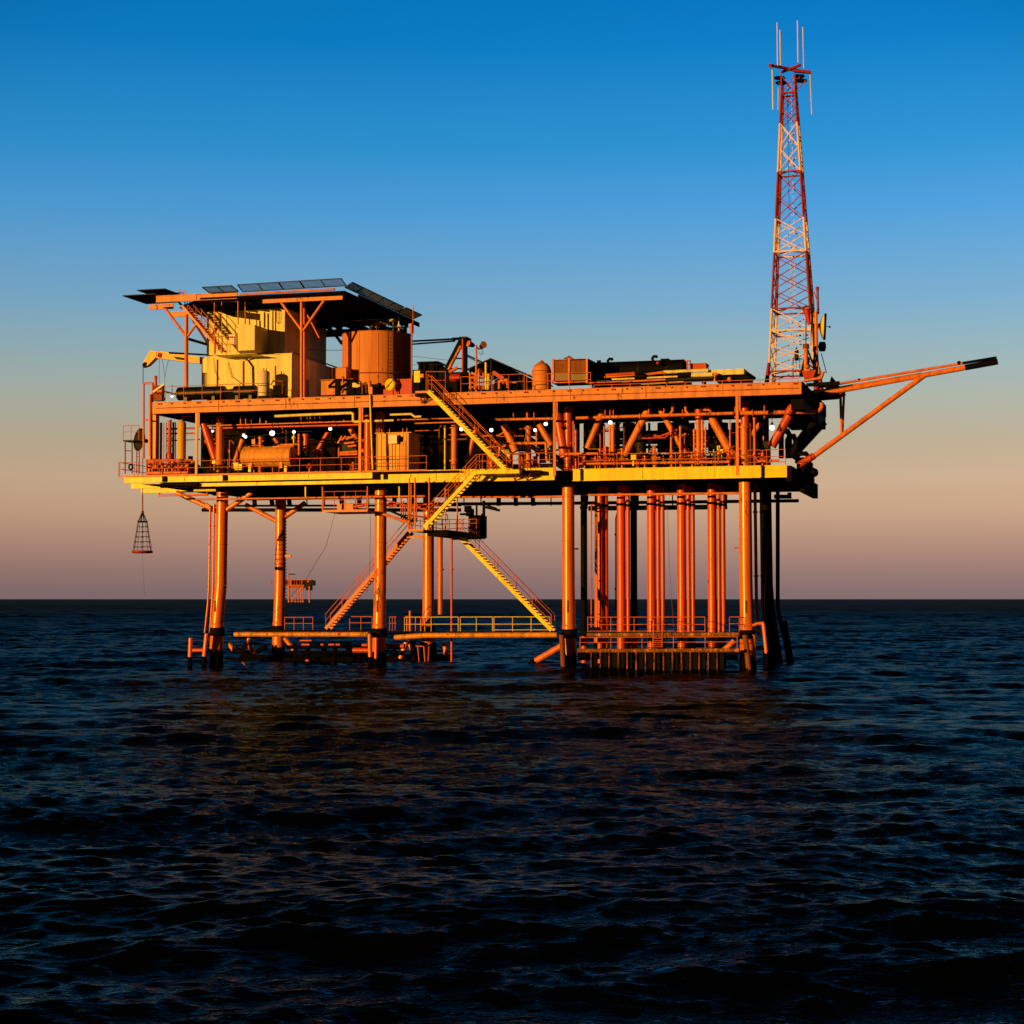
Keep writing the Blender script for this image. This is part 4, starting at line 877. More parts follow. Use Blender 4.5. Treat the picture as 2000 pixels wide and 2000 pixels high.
single('corner_gusset', 'black gusset plates at the right corner of the upper deck', 'bracket', MB().poly([(XR - .3, 3, ZU - .3), (XR + 1.6, 3, ZU - .2), (XR + 2.2, 3, ZU + .1), (XR + 1.4, 3, ZU + 1.2), (XR + 1.1, 3, ZU + .3), (XR - .3, 3, ZU + .15)], (0, 3, 0)), BLACK)

# ------------------------------------------------------------------ flare boom
FB = Thing('flare_boom', 'long orange flare boom slanting out to the right over the sea', 'flare boom', (XR + 1, 1, 18)); Yf = 1.0
FB.part('upper_pipe', MB().tube(pt(1594, 757, Yf + .9), pt(1880, 709.5, Yf + .9), .10, n=12), ORANGE)
FB.part('boom_tip', MB().tube(pt(1880, 709.5, Yf + .9), pt(1946.5, 698.5, Yf + .9), .105, n=12), BLACK)
FB.part('lower_pipe', MB().tube(pt(1612, 768, Yf), pt(1885, 718, Yf), .19, n=14), ORANGE)
FB.part('boom_tip', MB().tube(pt(1885, 718, Yf), pt(1949, 706.3, Yf), .21, n=14), BLACK)
FB.part('lower_pipe', MB().tube(pt(1612, 763, Yf + 1.8), pt(1800, 731, Yf + .3), .14, n=12), ORANGE)
FB.part('strut', MB().tube(pt(1583, 896, Yf - .3), pt(1806, 733, Yf), .19, n=14), ORANGE)
FB.part('hanger', MB().tube(pt(1641, 758, Yf), pt(1644, 850, Yf), .10).tube(pt(1649, 757, Yf + 1.8), pt(1645, 850, Yf), .09), ORANGE)
FB.part('cross_tie', MB().bar(pt(1641, 760, Yf), pt(1652, 758, Yf + 1.8), .1).bar(pt(1690, 752, Yf), pt(1700, 749, Yf + 1.4), .1).bar(pt(1615, 768, Yf), pt(1700, 748, Yf + 1.4), .08), ORANGE)
FB.part('clamp', MB().sphere(pt(1873, 709, Yf + .9), .16).sphere(pt(1678, 742, Yf + .9), .12), BLACK)
FB.part('root_frame', MB().bar(pt(1575, 752, Yf), pt(1640, 748, Yf), .25).bar(pt(1590, 772, Yf), pt(1640, 758, Yf), .2).bar(pt(1612, 752, Yf), pt(1625, 776, Yf), .2), BLACK)
FB.part('strut_foot', MB().tube(pt(1560, 909, Yf - .3), pt(1590, 890, Yf - .3), .26), REDOX)

# ------------------------------------------------------------------ stairs and landings
Ya, Yb = -5.35, -4.5
a = pt(836, 764, Ya); b = pt(990, 921, Ya)
stair('long bright yellow stairs from the upper deck down to the lower deck', (a.x, a.z), (b.x, b.z), Ya, Yb, YELLOW, RAILP, 1.25, depth=.30)
t = Thing('stair_landing', 'small orange landing at the head of the long yellow stairs', 'landing', pt(824, 766, Ya))
t.part('deck', MB().pbox(811, 763, 836, 768, Ya, YF - .11), ORANGE); t.part('bracket', MB().bar(pt(818, 768, -5.2), pt(826, 788, -4.42), .07).bar(pt(834, 768, -5.2), pt(826, 788, -4.42), .07), RUST); t.part('under_plate', MB().pbox(810, 768.4, 842, 774, -5.2, -4.45), BLACK)
guard_rail('orange hoop railing on the landing at the head of the yellow stairs', [pt(832.5, 764, Yb), pt(870, 764, Yb)], 2, 1.45)
t = Thing('stair_landing', 'long yellow landing at the foot of the long yellow stairs', 'landing', pt(970, 926, Ya))
t.part('deck', MB().pbox(930, 917, 1014, 926, Ya, -3.7), YELLOW); t.part('bracket', MB().bar(pt(1001, 926, -4.6), pt(1006, 938, -3.7), .07).bar(pt(1011, 926, -4.6), pt(1006, 938, -3.7), .07).bar(pt(1025, 926, -4.6), pt(1030, 938, -3.7), .07).bar(pt(1035, 926, -4.6), pt(1030, 938, -3.7), .07), REDOX)
t.part('side_plate', MB().pbox(1014.5, 918, 1054, 926.5, -4.4, -3.7), UNDER)
guard_rail('orange railing along the landing at the foot of the long yellow stairs', [pt(931, 917, -5.3), pt(972, 917, -5.3)], 3, 1.1)
guard_rail('short railing at the right end of the landing below the yellow stairs', [pt(989, 915, -4.6), pt(1014, 915, -4.6)], 3, 1.1)
a = pt(930, 921, Ya); b = pt(828, 1030, Ya)
stair('yellow stairs running down left below the lower deck to the hanging landing', (a.x, a.z), (b.x, b.z), Ya, Yb, YELLOW, RAILP, 1.25, depth=.27)
a = pt(798, 1040, 2); b = pt(636, 1228, 2)
stair('red stairs from the hanging landing down left to the sea level walkway', (a.x, a.z), (b.x, b.z), 2, 3, REDOX, RAILP, 1.15, depth=.26)
a = pt(892, 1044, -1); b = pt(1077, 1231, -1)
stair('yellow stairs from the hanging landing down right to the sea level walkway', (a.x, a.z), (b.x, b.z), -1, 0, YELLOW, RAILP, 1.15, depth=.27)
zl = wz(1034, 850, -5.3)
HL = Thing('hanging_landing', 'dark hanging stair landing below the lower deck between the stairs', 'landing', (wx(845, -2, 1035), -1, zl))
x0, x1 = wx(797, -5.3, 1035), wx(893, -2, 1035)
HL.part('deck', MB().box(x0, -5.3, zl - .12, wx(828, -5.3, 1035), 3.0, zl).box(wx(828, -5.3, 1035) + .01, -4.4, zl - .45, x1, 3.0, zl - .003), UNDER)
HL.part('edge_beam', MB().box(x0, -5.36, zl - .14, wx(827, -5.3, 1035), -5.302, zl + .03).box(x0, -5.0, zl - .60, wx(826, -5, 1050), -4.9, zl - .45), ORANGE)
for (x, Y, yb) in ((799, -5.0, 950), (838, -4.9, 945), (810, -5.2, 943), (803, -3, 948), (893, -2, 950), (870, -1, 950)):
    p = pt(x, 1040, Y); HL.part('hanger', MB().tube((p.x, Y, zl), (p.x, Y, 14.2), .06, n=8), ORANGE)
HL.part('brace', MB().tube(pt(736, 1000, -.3), pt(800, 1021, -4.8), .11), ORANGE); HL.part('brace', MB().tube(pt(752, 993, -.3), pt(808, 1018, -3.0), .09), UNDER)
for lab, pts, n in (('left side railing of the hanging landing under the stairs', [(x0, -5.25, zl), (x0, 3, zl)], 4), ('front railing of the hanging landing behind the yellow stairs', [(wx(830, -4.3, 1035), -4.35, zl), (x1, -4.35, zl)], 5), ('rear railing of the hanging landing against the sky', [(x0, 3, zl), (x1, 3, zl)], 6)):
    guard_rail(lab, pts, n, 1.1, mat=RAILP, mid=(.35, .7))
# cage-like bundle of hanging pipes left of the landing
t = Thing('hanging_pipes', 'bundle of thin red pipes hanging left of the landing below the lower deck', 'pipes', pt(790, 1010, -1))
m = MB()
for i, x in enumerate((783, 787, 791, 796, 801, 807, 813)): m.tube(pt(x, 972 + (i % 3) * 6, -1), pt(x + 1, 1020 + (i % 2) * 6, -1), .05, n=6)
t.part('drop_pipe', m, REDOX)
t.part('cross_pipe', MB().tube(pt(755, 978, -1), pt(850, 1000, -1), .07).tube(pt(760, 990, 0), pt(846, 984, 0), .07).tube(pt(790, 1006, -1), pt(846, 1012, -1), .06).tube(pt(750, 985, 2), pt(840, 992, 2), .1), REDOX)
# gantry walkway left
Yg = -2.6
zg = wz(997, 672, Yg)
t = Thing('gantry_walkway', 'red hanging gantry walkway below the lower deck left of the second leg', 'walkway', (wx(672, Yg, 995), Yg, zg))
xa, xb_ = wx(630, Yg, 995), wx(718, Yg, 995)
t.part('floor', MB().box(xa, Yg, zg - .1, xb_, 1.2, zg), REDOX)
t.part('curb', MB().box(xa, Yg - .05, zg - .12, xb_, Yg - .003, zg + .06), ORANGE)
for x in (630, 718): t.part('hanger', MB().tube(pt(x, 997, Yg), pt(x, 950, Yg), .06), ORANGE)
for x in (597, 780): t.part('hanger', MB().tube(pt(x, 972, Yg), pt(x, 950, Yg), .07), YELLOW)
t.part('pump', MB().pbox(658, 984, 690, 996, -1, 0).tube(pt(690, 990, -1), pt(716, 986, -1), .12), REDOX)
guard_rail('front railing of the red hanging gantry left of the second leg', [(xa + .1, Yg, zg), (xb_ - .1, Yg, zg)], 5, 1.45, mat=REDOX)
guard_rail('rear railing of the red hanging gantry left of the second leg', [(xa + .1, 1.1, zg), (xb_ - .1, 1.1, zg)], 4, 1.3, mat=REDOX)
# black hanging machine
t = Thing('hanging_machine', 'black machine on a hanging frame right of the landing, seen against the sky', 'machine', pt(932, 1050, 6))
t.part('body', MB().pbox(915, 1006, 937, 1050, 6, 8), BLACK); t.part('stack', MB().pbox(910, 993, 919, 1008, 6.5, 7.5).tube(pt(914, 1000, 7), pt(914, 988, 7), .3).pbox(898, 1002, 912, 1006, 6.5, 7), BLACK)
t.part('frame', MB().path([pt(945, 978, 6.5), pt(945, 1050, 6.5), pt(880, 1052, 6.5)], .12).path([pt(931, 985, 6.5), pt(931, 1010, 6.5)], .08).path([pt(941, 1003, 6.4), pt(939, 1040, 6.4)], .06), BLACK)
t.part('side_arm', MB().bar(pt(946, 990, 6.5), pt(976, 997, 6.5), .2).bar(pt(946, 985, 6.5), pt(970, 993, 6.5), .12), BLACK)
# pipes below the lower deck
pipe('long orange pipe running under the lower deck from the first leg to the stairs', [pt(383, 975.5, -1.2), pt(830, 969, -1.2)], .075, ORANGE, [(pt(600, 972.3, -1.2), (1, 0, 0))])
pipe('broken row of orange pipe under the lower deck right of the stairs', [pt(893, 971, .4), pt(1098, 970.5, .4)], .075, ORANGE, [(pt(940, 971, .4), (1, 0, 0)), (pt(1000, 971, .4), (1, 0, 0))])
pipe('orange pipe running under the lower deck across the row of conductors', [pt(1136, 967, 1.2), pt(1446, 963, 1.2)], .09, ORANGE)
pipe('orange angled pipe under the far left overhang of the lower deck', [pt(311, 963, -2), pt(311, 968, -2), pt(405, 966, -2), pt(405, 950, -2)], .075, ORANGE)
pipe('bright yellow pipe just under the left part of the lower deck', [pt(379, 958, -2.5), pt(422, 957.5, -2.5)], .10, YELLOW)
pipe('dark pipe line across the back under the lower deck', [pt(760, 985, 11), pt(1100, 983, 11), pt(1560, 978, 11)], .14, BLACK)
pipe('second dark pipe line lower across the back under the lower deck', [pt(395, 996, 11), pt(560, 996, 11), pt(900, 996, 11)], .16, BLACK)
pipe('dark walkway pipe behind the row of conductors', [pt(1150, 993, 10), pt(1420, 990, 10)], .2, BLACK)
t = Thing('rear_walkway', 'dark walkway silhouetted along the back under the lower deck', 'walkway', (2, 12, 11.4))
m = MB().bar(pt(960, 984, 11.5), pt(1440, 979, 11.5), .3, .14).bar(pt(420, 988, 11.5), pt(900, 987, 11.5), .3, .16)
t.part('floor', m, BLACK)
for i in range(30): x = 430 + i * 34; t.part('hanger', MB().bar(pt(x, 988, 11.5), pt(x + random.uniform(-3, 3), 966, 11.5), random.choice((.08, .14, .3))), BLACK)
for (x, Y, lab) in ((860, 1.0, 'yellow vertical pipe below the hanging landing, the thicker of two'), (882, 1.5, 'thin red vertical pipe below the hanging landing, right of the thicker one')):
    r = .19 if x == 860 else .09
    pipe(lab, [pt(x, 1040, Y), pt(x, 1200 if x == 860 else 1300, Y)], r, ORANGE if x == 860 else REDOX, [(pt(x, 1112, Y), (0, 0, 1))])
for i, (x, dx) in enumerate(((412, -2), (418, -2))):
    pipe(('thin riser pipe outermost on the left of the first leg', 'thin riser pipe between the outer riser and the first leg')[i], [pt(x - 10 * (1 - i), 983, -.3), pt(x - (0 if i else 1), 990, -.3), pt(x + dx + (0 if i else -2), 1150, -.3), pt(x + dx - 2 - 2 * (1 - i), 1180, -.3), pt(x - 8 - 4 * (1 - i), 1236, -.3)], .085, LEGP, [(pt(x - (1 - i) * 2 - .5, 1027, -.3), (0, 0, 1)), (pt(x - 2 - (1 - i) * 2, 1150, -.3), (0, 0, 1))])
for i, x in enumerate((1475.5, 1486)):
    pipe(('orange riser pipe close right of the fourth leg', 'thin crimson riser pipe right of the fourth leg riser')[i], [pt(x - 1, 944, .8 + i), pt(x + 2, 1180, .8 + i), pt(x + 6, 1240, .8 + i)], (.12, .07)[i], (LEGP, REDOX)[i], [(pt(x + 1.5, 1125, .8 + i), (0, 0, 1)), (pt(x - .3, 1000, .8 + i), (0, 0, 1))])
# stubs at the fourth leg: boat bumper
def stub(label, x0, y0, x1, y1, Y, r, mat=None, group='vertical boat bumpers at the legs'):
    t = Thing('boat_bumper', label, 'bumper', pt(x1, y1, Y), group)
    t.part('post', MB().tube(pt(x0, y0, Y), pt(x1, y1, Y), r, n=16), mat or LEGP); t.part('waterline_growth', ragged(pt(x1, y1, Y), pt(x1 + (x1 - x0) * .4, y1 + 45, Y), r * 1.08, r * 1.2, 20, .2, int(x0)), GROWTH)
    return t
stub('free standing bumper stub farthest left in the water', 372.5, 1246, 371, 1283, -1, .17)
stub('bumper stub just left of the first leg', 404, 1238, 399, 1282, -1.2, .18)
stub('bumper stub close left of the second leg', 722, 1238, 723, 1283, -1.2, .17)
stub('bumper stub in front of the second leg', 735, 1246, 734, 1286, -1.0, .14)
stub('bumper stub in front of the third leg, spotted with rust', 1097, 1240, 1101, 1306, -1.1, .20, RUST)
stub('thick slanting bumper right of the fourth leg', 1491, 1218, 1497, 1276, -.5, .14)
stub('rusty slanting bumper in front of the fourth leg', 1455, 1240, 1463, 1308, -1.2, .2, RUST)
stub('thinner bumper between the fourth leg and the slanting bumper', 1472, 1240, 1474, 1290, -.6, .12)
pipe('short red tube tying the two far left bumper stubs together', [pt(377, 1270, -1), pt(399, 1270, -1)], .16, REDOX)
pipe('short tube bracket right of the fourth leg at sea level', [pt(1470, 1222, -.5), pt(1478, 1218, -.5), pt(1492, 1217, -.5)], .11, LEGP)
# fender tubes at sea level
SEAT = paint('sea_level_tube_paint', (0.74, 0.32, 0.05), 0.4, 0.55, scale=1.6)
pipe('long orange fender tube at sea level from the first leg to the second', [pt(458, 1239, -1.2), pt(720, 1239, -1.2)], .19, SEAT, name='fender_tube')
pipe('long orange fender tube at sea level between the second and third legs', [pt(771, 1245, -1.2), pt(830, 1241, -1.2), pt(1088, 1240, -1.2)], .20, SEAT, name='fender_tube')
RUSTY = paint('flaking_tube_paint', (0.74, 0.32, 0.05), 0.45, 0.95, scale=2.2)
pipe('flaking orange fender tube at sea level between the third and fourth legs', [pt(1147, 1240, -1.2), pt(1444, 1239, -1.2)], .16, RUSTY, name='fender_tube')
t = Thing('boat_landing', 'low boat landing with a row of hanging fender posts between the last two front legs', 'boat landing', pt(1285, 1271, -2))
t.part('edge_tube', MB().tube(pt(1128, 1271, -2), pt(1444, 1270, -2), .14, n=14), RUSTY)
fr = paint('fender_rust', (0.55, 0.13, 0.025), .6, .85, (0.008, .004, .003), scale=5)
for k in range(15):
    x = 1155 + 17.6 * k; m = MB()
    m.tube(pt(x, 1270, -2.1), pt(x + random.uniform(-1, 1), random.uniform(1308, 1320), -2.1), random.uniform(.05, .075), n=8)
    t.part('fender_post', m, fr)
m = MB()
for k in range(15):
    x = 1156.5 + 17.6 * k; x1_ = x + random.uniform(7, 15); t.part('fender_board', MB().box(wx(x, -1.9, 1290), -1.95, -1, wx(x1_, -1.9, 1290), -1.7, wz(random.uniform(1271, 1277), x, -1.9)), BLACK)
t.part('floor', MB().box(wx(1130, -2, 1271), -1.8, 1.28, wx(1444, -2, 1271), 1.4, 1.38), GROWTH)
guard_rail('low railing along the boat landing above the fender posts', [pt(1133, 1267, -1.8), pt(1440, 1266, -1.8)], 6, 0.82, mat=RAILP)
t = Thing('access_ladder', 'short steel ladder hooked over the boat landing railing', 'ladder', pt(1285, 1264, -2.2)); m = MB()
t.part('side_rail', MB().tube(pt(1275, 1264, -2.2), pt(1277, 1212, -2.2), .035), RAILP); t.part('side_rail', MB().tube(pt(1293, 1264, -2.2), pt(1294, 1212, -2.2), .035), RAILP)
for y in (1247, 1251, 1255, 1259, 1263): m.tube(pt(1276, y, -2.2), pt(1293, y, -2.2), .025, n=6)
t.part('rungs', m, RAILP)
# sea level walkway
zw = 2.86
t = Thing('sea_level_walkway', 'dark sea level walkway grating running past the legs', 'walkway', (0, 1.5, zw))
t.part('grating', MB().box(-19.6, .9, zw - .1, -8.6, 3.2, zw).box(-6.6, -1.0, zw - .1, 6.2, .3, zw + .002).box(8.2, -1.0, zw - .1, 19.7, 1.4, zw), UNDER)
guard_rail('two bay railing on the sea level walkway behind the rear left leg', [pt(556, 1232, 3), pt(611, 1232, 3)], 4)
guard_rail('faint railing on the sea level walkway left of the second leg', [pt(683, 1231, 3), pt(727, 1231, 3)], 3)
guard_rail('close set railing on the sea level walkway right of the second leg', [pt(761, 1232, 2), pt(788, 1232, 2)], 6)
guard_rail('longest yellow railing on the sea level walkway, left of its fellows', [pt(790, 1233, -1), pt(895, 1233, -1)], 3, mat=YELLOW, mid=(.5,))
guard_rail('short two bay yellow railing in the middle of the sea level walkway', [pt(899, 1233, -1), pt(962, 1233, -1)], 3, mat=YELLOW, mid=(.5,))
guard_rail('yellow railing on the sea level walkway ending at the stairs by the third leg', [pt(965, 1233, -1), pt(1074, 1233, -1)], 4, mat=YELLOW, mid=(.5, .1))
guard_rail('railing on the sea level walkway in front of the conductors', [pt(1148, 1234, -1), pt(1200, 1234, -1), pt(1377, 1234, -1)], 6, mid=(.5, .05))
guard_rail('broken end of the railing beside the fourth leg at sea level', [pt(1425, 1234, -1), pt(1444, 1234, -1)], 2)
t = Thing('mooring_post', 'cluster of short red posts on the sea level walkway right of the second leg', 'posts', pt(803, 1232, 0))
for (x, ya, w_) in ((801, 1193, .1), (795, 1203, .06), (812, 1206, .05), (822, 1206, .05), (830, 1206, .06)): t.part('post', MB().tube(pt(x, 1234, 0), pt(x, ya, 0), w_), ORANGE)

# ------------------------------------------------------------------ conductors
names = ('first', 'second', 'third', 'fourth')
cols = ((1213.5, 'first'), (1272.5, 'second'), (1331.5, 'third'), (1391, 'fourth'))
CG = 'conductor pipes under the well deck'
def conductor(label, x, Y, r, mat, top=962):
    p = pt(x, 1100, Y); t = Thing('conductor_pipe', label, 'pipe', (p.x, Y, -3), CG)
    zt2 = 13.9
    t.part('pipe', MB().tube((p.x, Y, 2.4), (p.x, Y, zt2), r, n=22), mat); t.part('collar', MB().tube((p.x, Y, 12.35), (p.x, Y, 12.55), r + .05, n=20), BLACK)
    t.part('lower_pipe', MB().tube((p.x, Y, -3), (p.x, Y, 2.4), r * 1.03, n=18), GROWTH if r < .2 else REDOX)
    if r > .2: t.part('splash_sleeve', MB().tube((p.x, Y, 2.7), (p.x, Y, 3.7), r + .025, n=20), mat)
    return t
for i, (x, nm) in enumerate(cols):
    conductor('thick orange conductor pipe, %s of the four from the third leg' % nm, x, 3.0, .33, REDLEG)
    conductor('thin red conductor pipe hugging the %s thick conductor' % nm, x + 13.4, 4.4, .155, REDOX)
    if i: conductor('outer thin red conductor pipe right of the %s thick conductor' % nm, x + 22, 5.4, .16, REDOX)
conductor('black conductor pipe standing right of the first thick conductor', 1238, 6.5, .26, BLACK)
conductor('black pile standing alone just right of the third leg', 1140.5, 6.5, .26, BLACK)
conductor('red pile with painted black shadow bands right of the third leg', 1172, 4.0, .22, REDLEG)
conductor('red pile close beside the shadow banded pile', 1183, 4.4, .20, REDLEG)
t = Thing('shadow_stripe', 'painted black shadow bands and collars on the red pile right of the third leg', 'shadow', pt(1172, 1100, 3.7))
t.part('upper_shadow_band', MB().poly([pt(1167, 1022, 3.7), pt(1177, 1008, 3.7), pt(1177, 1026, 3.7), pt(1168, 1042, 3.7)], (0, .06, 0)), BLACK)  # slanting black plates stand in for shadows falling across the pile
t.part('lower_shadow_band', MB().poly([pt(1166.5, 1148, 3.7), pt(1178, 1172, 3.7), pt(1178, 1192, 3.7), pt(1166.5, 1166, 3.7)], (0, .06, 0)), BLACK)
t.part('collar', MB().ring(pt(1172, 993, 4), (0, 0, 1), .24, .06).ring(pt(1172, 999, 4), (0, 0, 1), .24, .06), BLACK)
pipe('thin red drain pipe with two clamps left of the striped pile', [pt(1166, 985, 3), pt(1155, 986, 3), pt(1155, 1235, 3)], .05, REDOX, [(pt(1155, 1021, 3), (0, 0, 1)), (pt(1155, 1132, 3), (0, 0, 1))])
pipe('dark hose hanging between the striped pile and the first thick conductor', [pt(1206, 1000, 5), pt(1203, 1012, 5), pt(1203, 1232, 5)], .06, BLACK, [(pt(1202, 1044, 5), (1, 0, 0)), (pt(1202, 1150, 5), (1, 0, 0))])
single('mooring_rope', 'thin rope slanting down from the red gantry toward the rear leg', 'rope', MB().path([pt(655, 1000, 2), pt(637, 1066, 2.5), pt(600, 1128, 3), pt(556, 1178, 4), pt(535, 1196, 4)], .016, 5), CABLE)
single('mooring_rope', 'thin rope hanging straight down left of the second leg', 'rope', MB().path([pt(724, 1000, 1), pt(722, 1120, 1), pt(717, 1158, 1)], .014, 5), CABLE)
single('mooring_rope', 'thin rope hanging between the second and third thick conductors', 'rope', MB().path([pt(1303, 990, 2), pt(1308, 1115, 2), pt(1316, 1232, 2)], .014, 5), RUST)
t = Thing('climbing_ladder', 'ladder of black rungs on the right side of the rear left leg', 'ladder', (LXR[0] + .55, 10.8, 3)); m = MB()
for i in range(34): m.tube((LXR[0] + .3, 10.6, 4 + i * .27), (LXR[0] + .66, 10.6, 4 + i * .27), .035, n=6)
t.part('rungs', m, BLACK)
single('sign_arm', 'small orange marker arm on the rear left leg', 'marker', MB().bar(pt(557, 1086, 10), pt(569, 1086, 10), .16).bar(pt(566, 1083.5, 10), pt(566, 1088.5, 10), .05), ORANGE)
single('sign_arm', 'small yellow marker arm on the right side of the third leg', 'marker', MB().bar(pt(1120, 1072, .3), pt(1130, 1072, .3), .10).bar(pt(1127, 1070, .3), pt(1127, 1074, .3), .05), YELLOW)
single('sign_arm', 'small red marker arm on the left side of the fourth leg', 'marker', MB().bar(pt(1434, 1070, .3), pt(1446, 1070, .3), .10).bar(pt(1436, 1068, .3), pt(1436, 1073, .3), .05), REDOX)

# ------------------------------------------------------------------ guard rails of the decks
p0 = pt(232, 931, -4.3); 
def on(x, Y, z): return V((wx(x, Y, 900), Y, z))
guard_rail('long front railing along the left half of the lower deck', [on(232, -4.35, 14.73), on(833, -4.35, 14.73)], 16, 1.15, toe=True)
guard_rail('end railing across the far left end of the lower deck', [on(234, -4.3, 14.74), V((on(234, -4.3, 0).x, 3, 14.74))], 4, 1.15)
guard_rail('end railing round the right end of the left lower deck edge', [on(943, -3.65, 14.85), on(1081, -3.65, 14.85)], 6, 1.1)
guard_rail('railing along the lower deck between the third and fourth legs', [on(1130, -2.05, 14.84), on(1436, -2.05, 14.84)], 9, 1.05)
guard_rail('short boxed railing at the right end of the lower deck', [on(1461, -2.05, 14.84), on(1534, -2.05, 14.84)], 3, 1.1, mid=(.55, .2))
guard_rail('railing before the black drums at the left end of the upper deck', [on(322, -4.25, 20.5), on(503, -4.25, 20.5)], 6, 1.2)
guard_rail('two bay railing on the upper deck before the black shelter', [on(963, -4.25, 20.5), on(1024, -4.25, 20.5)], 3, 1.2)
guard_rail('railing on the upper deck before the rusty container', [on(1029, -4.25, 20.5), on(1154, -4.25, 20.5)], 4, 1.15)
guard_rail('low railing on the upper deck between the dark crane and shelter', [on(900, -4.25, 20.5), on(960, -4.25, 20.5)], 4, 1.15)
guard_rail('low single rail along the right part of the upper deck', [on(1160, -4.2, 20.5), on(1560, -4.2, 20.5)], 12, .22, mid=())
# dish platform at the left end
t = Thing('dish_platform', 'small steel platform with ladder legs at the far left end', 'platform', pt(255, 895, -1)); Yq = -1
t.part('floor', MB().pbox(240, 859, 262, 862, Yq, Yq + 1.6), STEEL)
t.part('ladder_legs', MB().tube(pt(244.5, 861, Yq), pt(244.5, 925, Yq), .05).tube(pt(258, 861, Yq), pt(258, 925, Yq), .05).tube(pt(244.5, 880, Yq), pt(258, 881, Yq), .04).tube(pt(267, 880, Yq), pt(267, 925, Yq), .04).tube(pt(272, 880, Yq), pt(272, 925, Yq), .04).tube(pt(267, 885, Yq), pt(272, 885, Yq), .03).tube(pt(267, 892, Yq), pt(272, 892, Yq), .03), RUST)
guard_rail('small red railing on the dish platform at the far left', [pt(240.5, 859, Yq), pt(271, 859, Yq)], 3, 1.15)
dish('grey mesh satellite dish at the far left end between the decks', pt(273, 859, 1.0), (-.55, -.8, .1), .92, GREYMESH, STEEL, False)

# ------------------------------------------------------------------ lower deck machinery
VG = 'valve stacks on the lower deck'
t = Thing('vertical_vessel', 'tall shining yellow vessel at the left end of the lower deck', 'vessel', pt(354.5, 918, -1.5)); c = pt(354.5, 900, -1.5); c.z = ZL; r = .34; zt2 = wz(823, 354, -1.5) - ZL
t.part('shell', MB().lathe([(r, .3), (r, zt2 - .12), (r * .7, zt2), (.1, zt2 + .06)], c, n=28), paint('shiny_yellow', (0.84, 0.50, 0.04), .25, .15, spec=.8)); t.part('skirt', MB().lathe([(r * 1.2, 0), (r * 1.05, .3)], c), ORANGE); t.part('top_pipe', MB().path([c + V((0, 0, zt2)), c + V((0, 0, zt2 + .4)), c + V((.8, 0, zt2 + .4))], .09), REDOX)
t = Thing('vertical_vessel', 'slim orange vessel with joints left of the shining yellow vessel', 'vessel', pt(331, 918, -1)); c = pt(331, 900, -1); c.z = ZL; zt2 = wz(820, 331, -1) - ZL
t.part('shell', MB().lathe([(.16, 0), (.16, 1.4), (.24, 1.5), (.24, 1.9), (.15, 2.1), (.15, zt2)], c, n=18), REDOX); t.part('collar', MB().ring(c + V((0, 0, 2.6)), (0, 0, 1), .18, .05).ring(c + V((0, 0, 3.2)), (0, 0, 1), .18, .05), ORANGE)
single('dome_cover', 'black dome cover behind the shining yellow vessel', 'tank', MB().lathe([(1.1, 0), (1.1, .6), (.9, 1.1), (.5, 1.5), (.05, 1.65)], (wx(372, 2, 900), 2, ZL), n=24).tube((wx(372, 2, 900), 2, ZL + 1.6), (wx(372, 2, 900), 2, ZL + 2.0), .2), BLACK)
t = Thing('valve_skid', 'crowded skid of red valves and pipes at the left end of the lower deck', 'valves', pt(325, 920, -3)); m = MB(); m2 = MB()
for i in range(15):
    x = 288 + i * 6.2; ya = random.uniform(892, 910); m.tube(on(x, -3.2 + random.random(), 14.82), V((wx(x, -3), -3.2 + random.random() * .3, wz(ya, x, -3))), random.uniform(.06, .12), n=8)
    m2.sphere(pt(x + random.uniform(-2, 2), random.uniform(900, 915), -3.3), random.uniform(.1, .19), 8)
for y in (899, 907, 913): m.tube(pt(286, y, -3), pt(374, y - 1, -3), .07, n=8)
t.part('pipework', m, REDOX); t.part('valve_bodies', m2, ORANGE); t.part('drip_tray', MB().pbox(287, 922, 368, 928, -3.9, -2.6), ORANGE)
pipe('orange drain header lying along the left edge of the lower deck', [pt(286, 924, -4.0), pt(368, 923, -4.0)], .13, ORANGE, [(pt(318, 923.6, -4), (1, 0, 0))])
single('hose_reel', 'black hose reel hooked on the railing at the far left', 'hose reel', MB().ring(pt(255.5, 912, -4.45), (0.3, 1, 0), .2, .07), BLACK)
m = MB(); t = Thing('pipe_bundle', 'vertical red and black pipes behind the left end column', 'pipes', pt(315, 920, 0))
for i, (x, r) in enumerate(((309, .07), (314, .1), (319, .05), (324, .05), (338, .09), (342, .05))): t.part('pipe', MB().tube(on(x, .3, 14.8), on(x, .3, 19.4), r, n=8), (BLACK, BLACK, ORANGE, REDOX, RUST, ORANGE)[i])
t.part('cross_pipe', MB().tube(pt(325, 838, .2), pt(385, 836, .2), .08).tube(pt(325, 847, .2), pt(385, 846, .2), .07).tube(pt(325, 861, .2), pt(390, 858, .2), .05), REDOX)
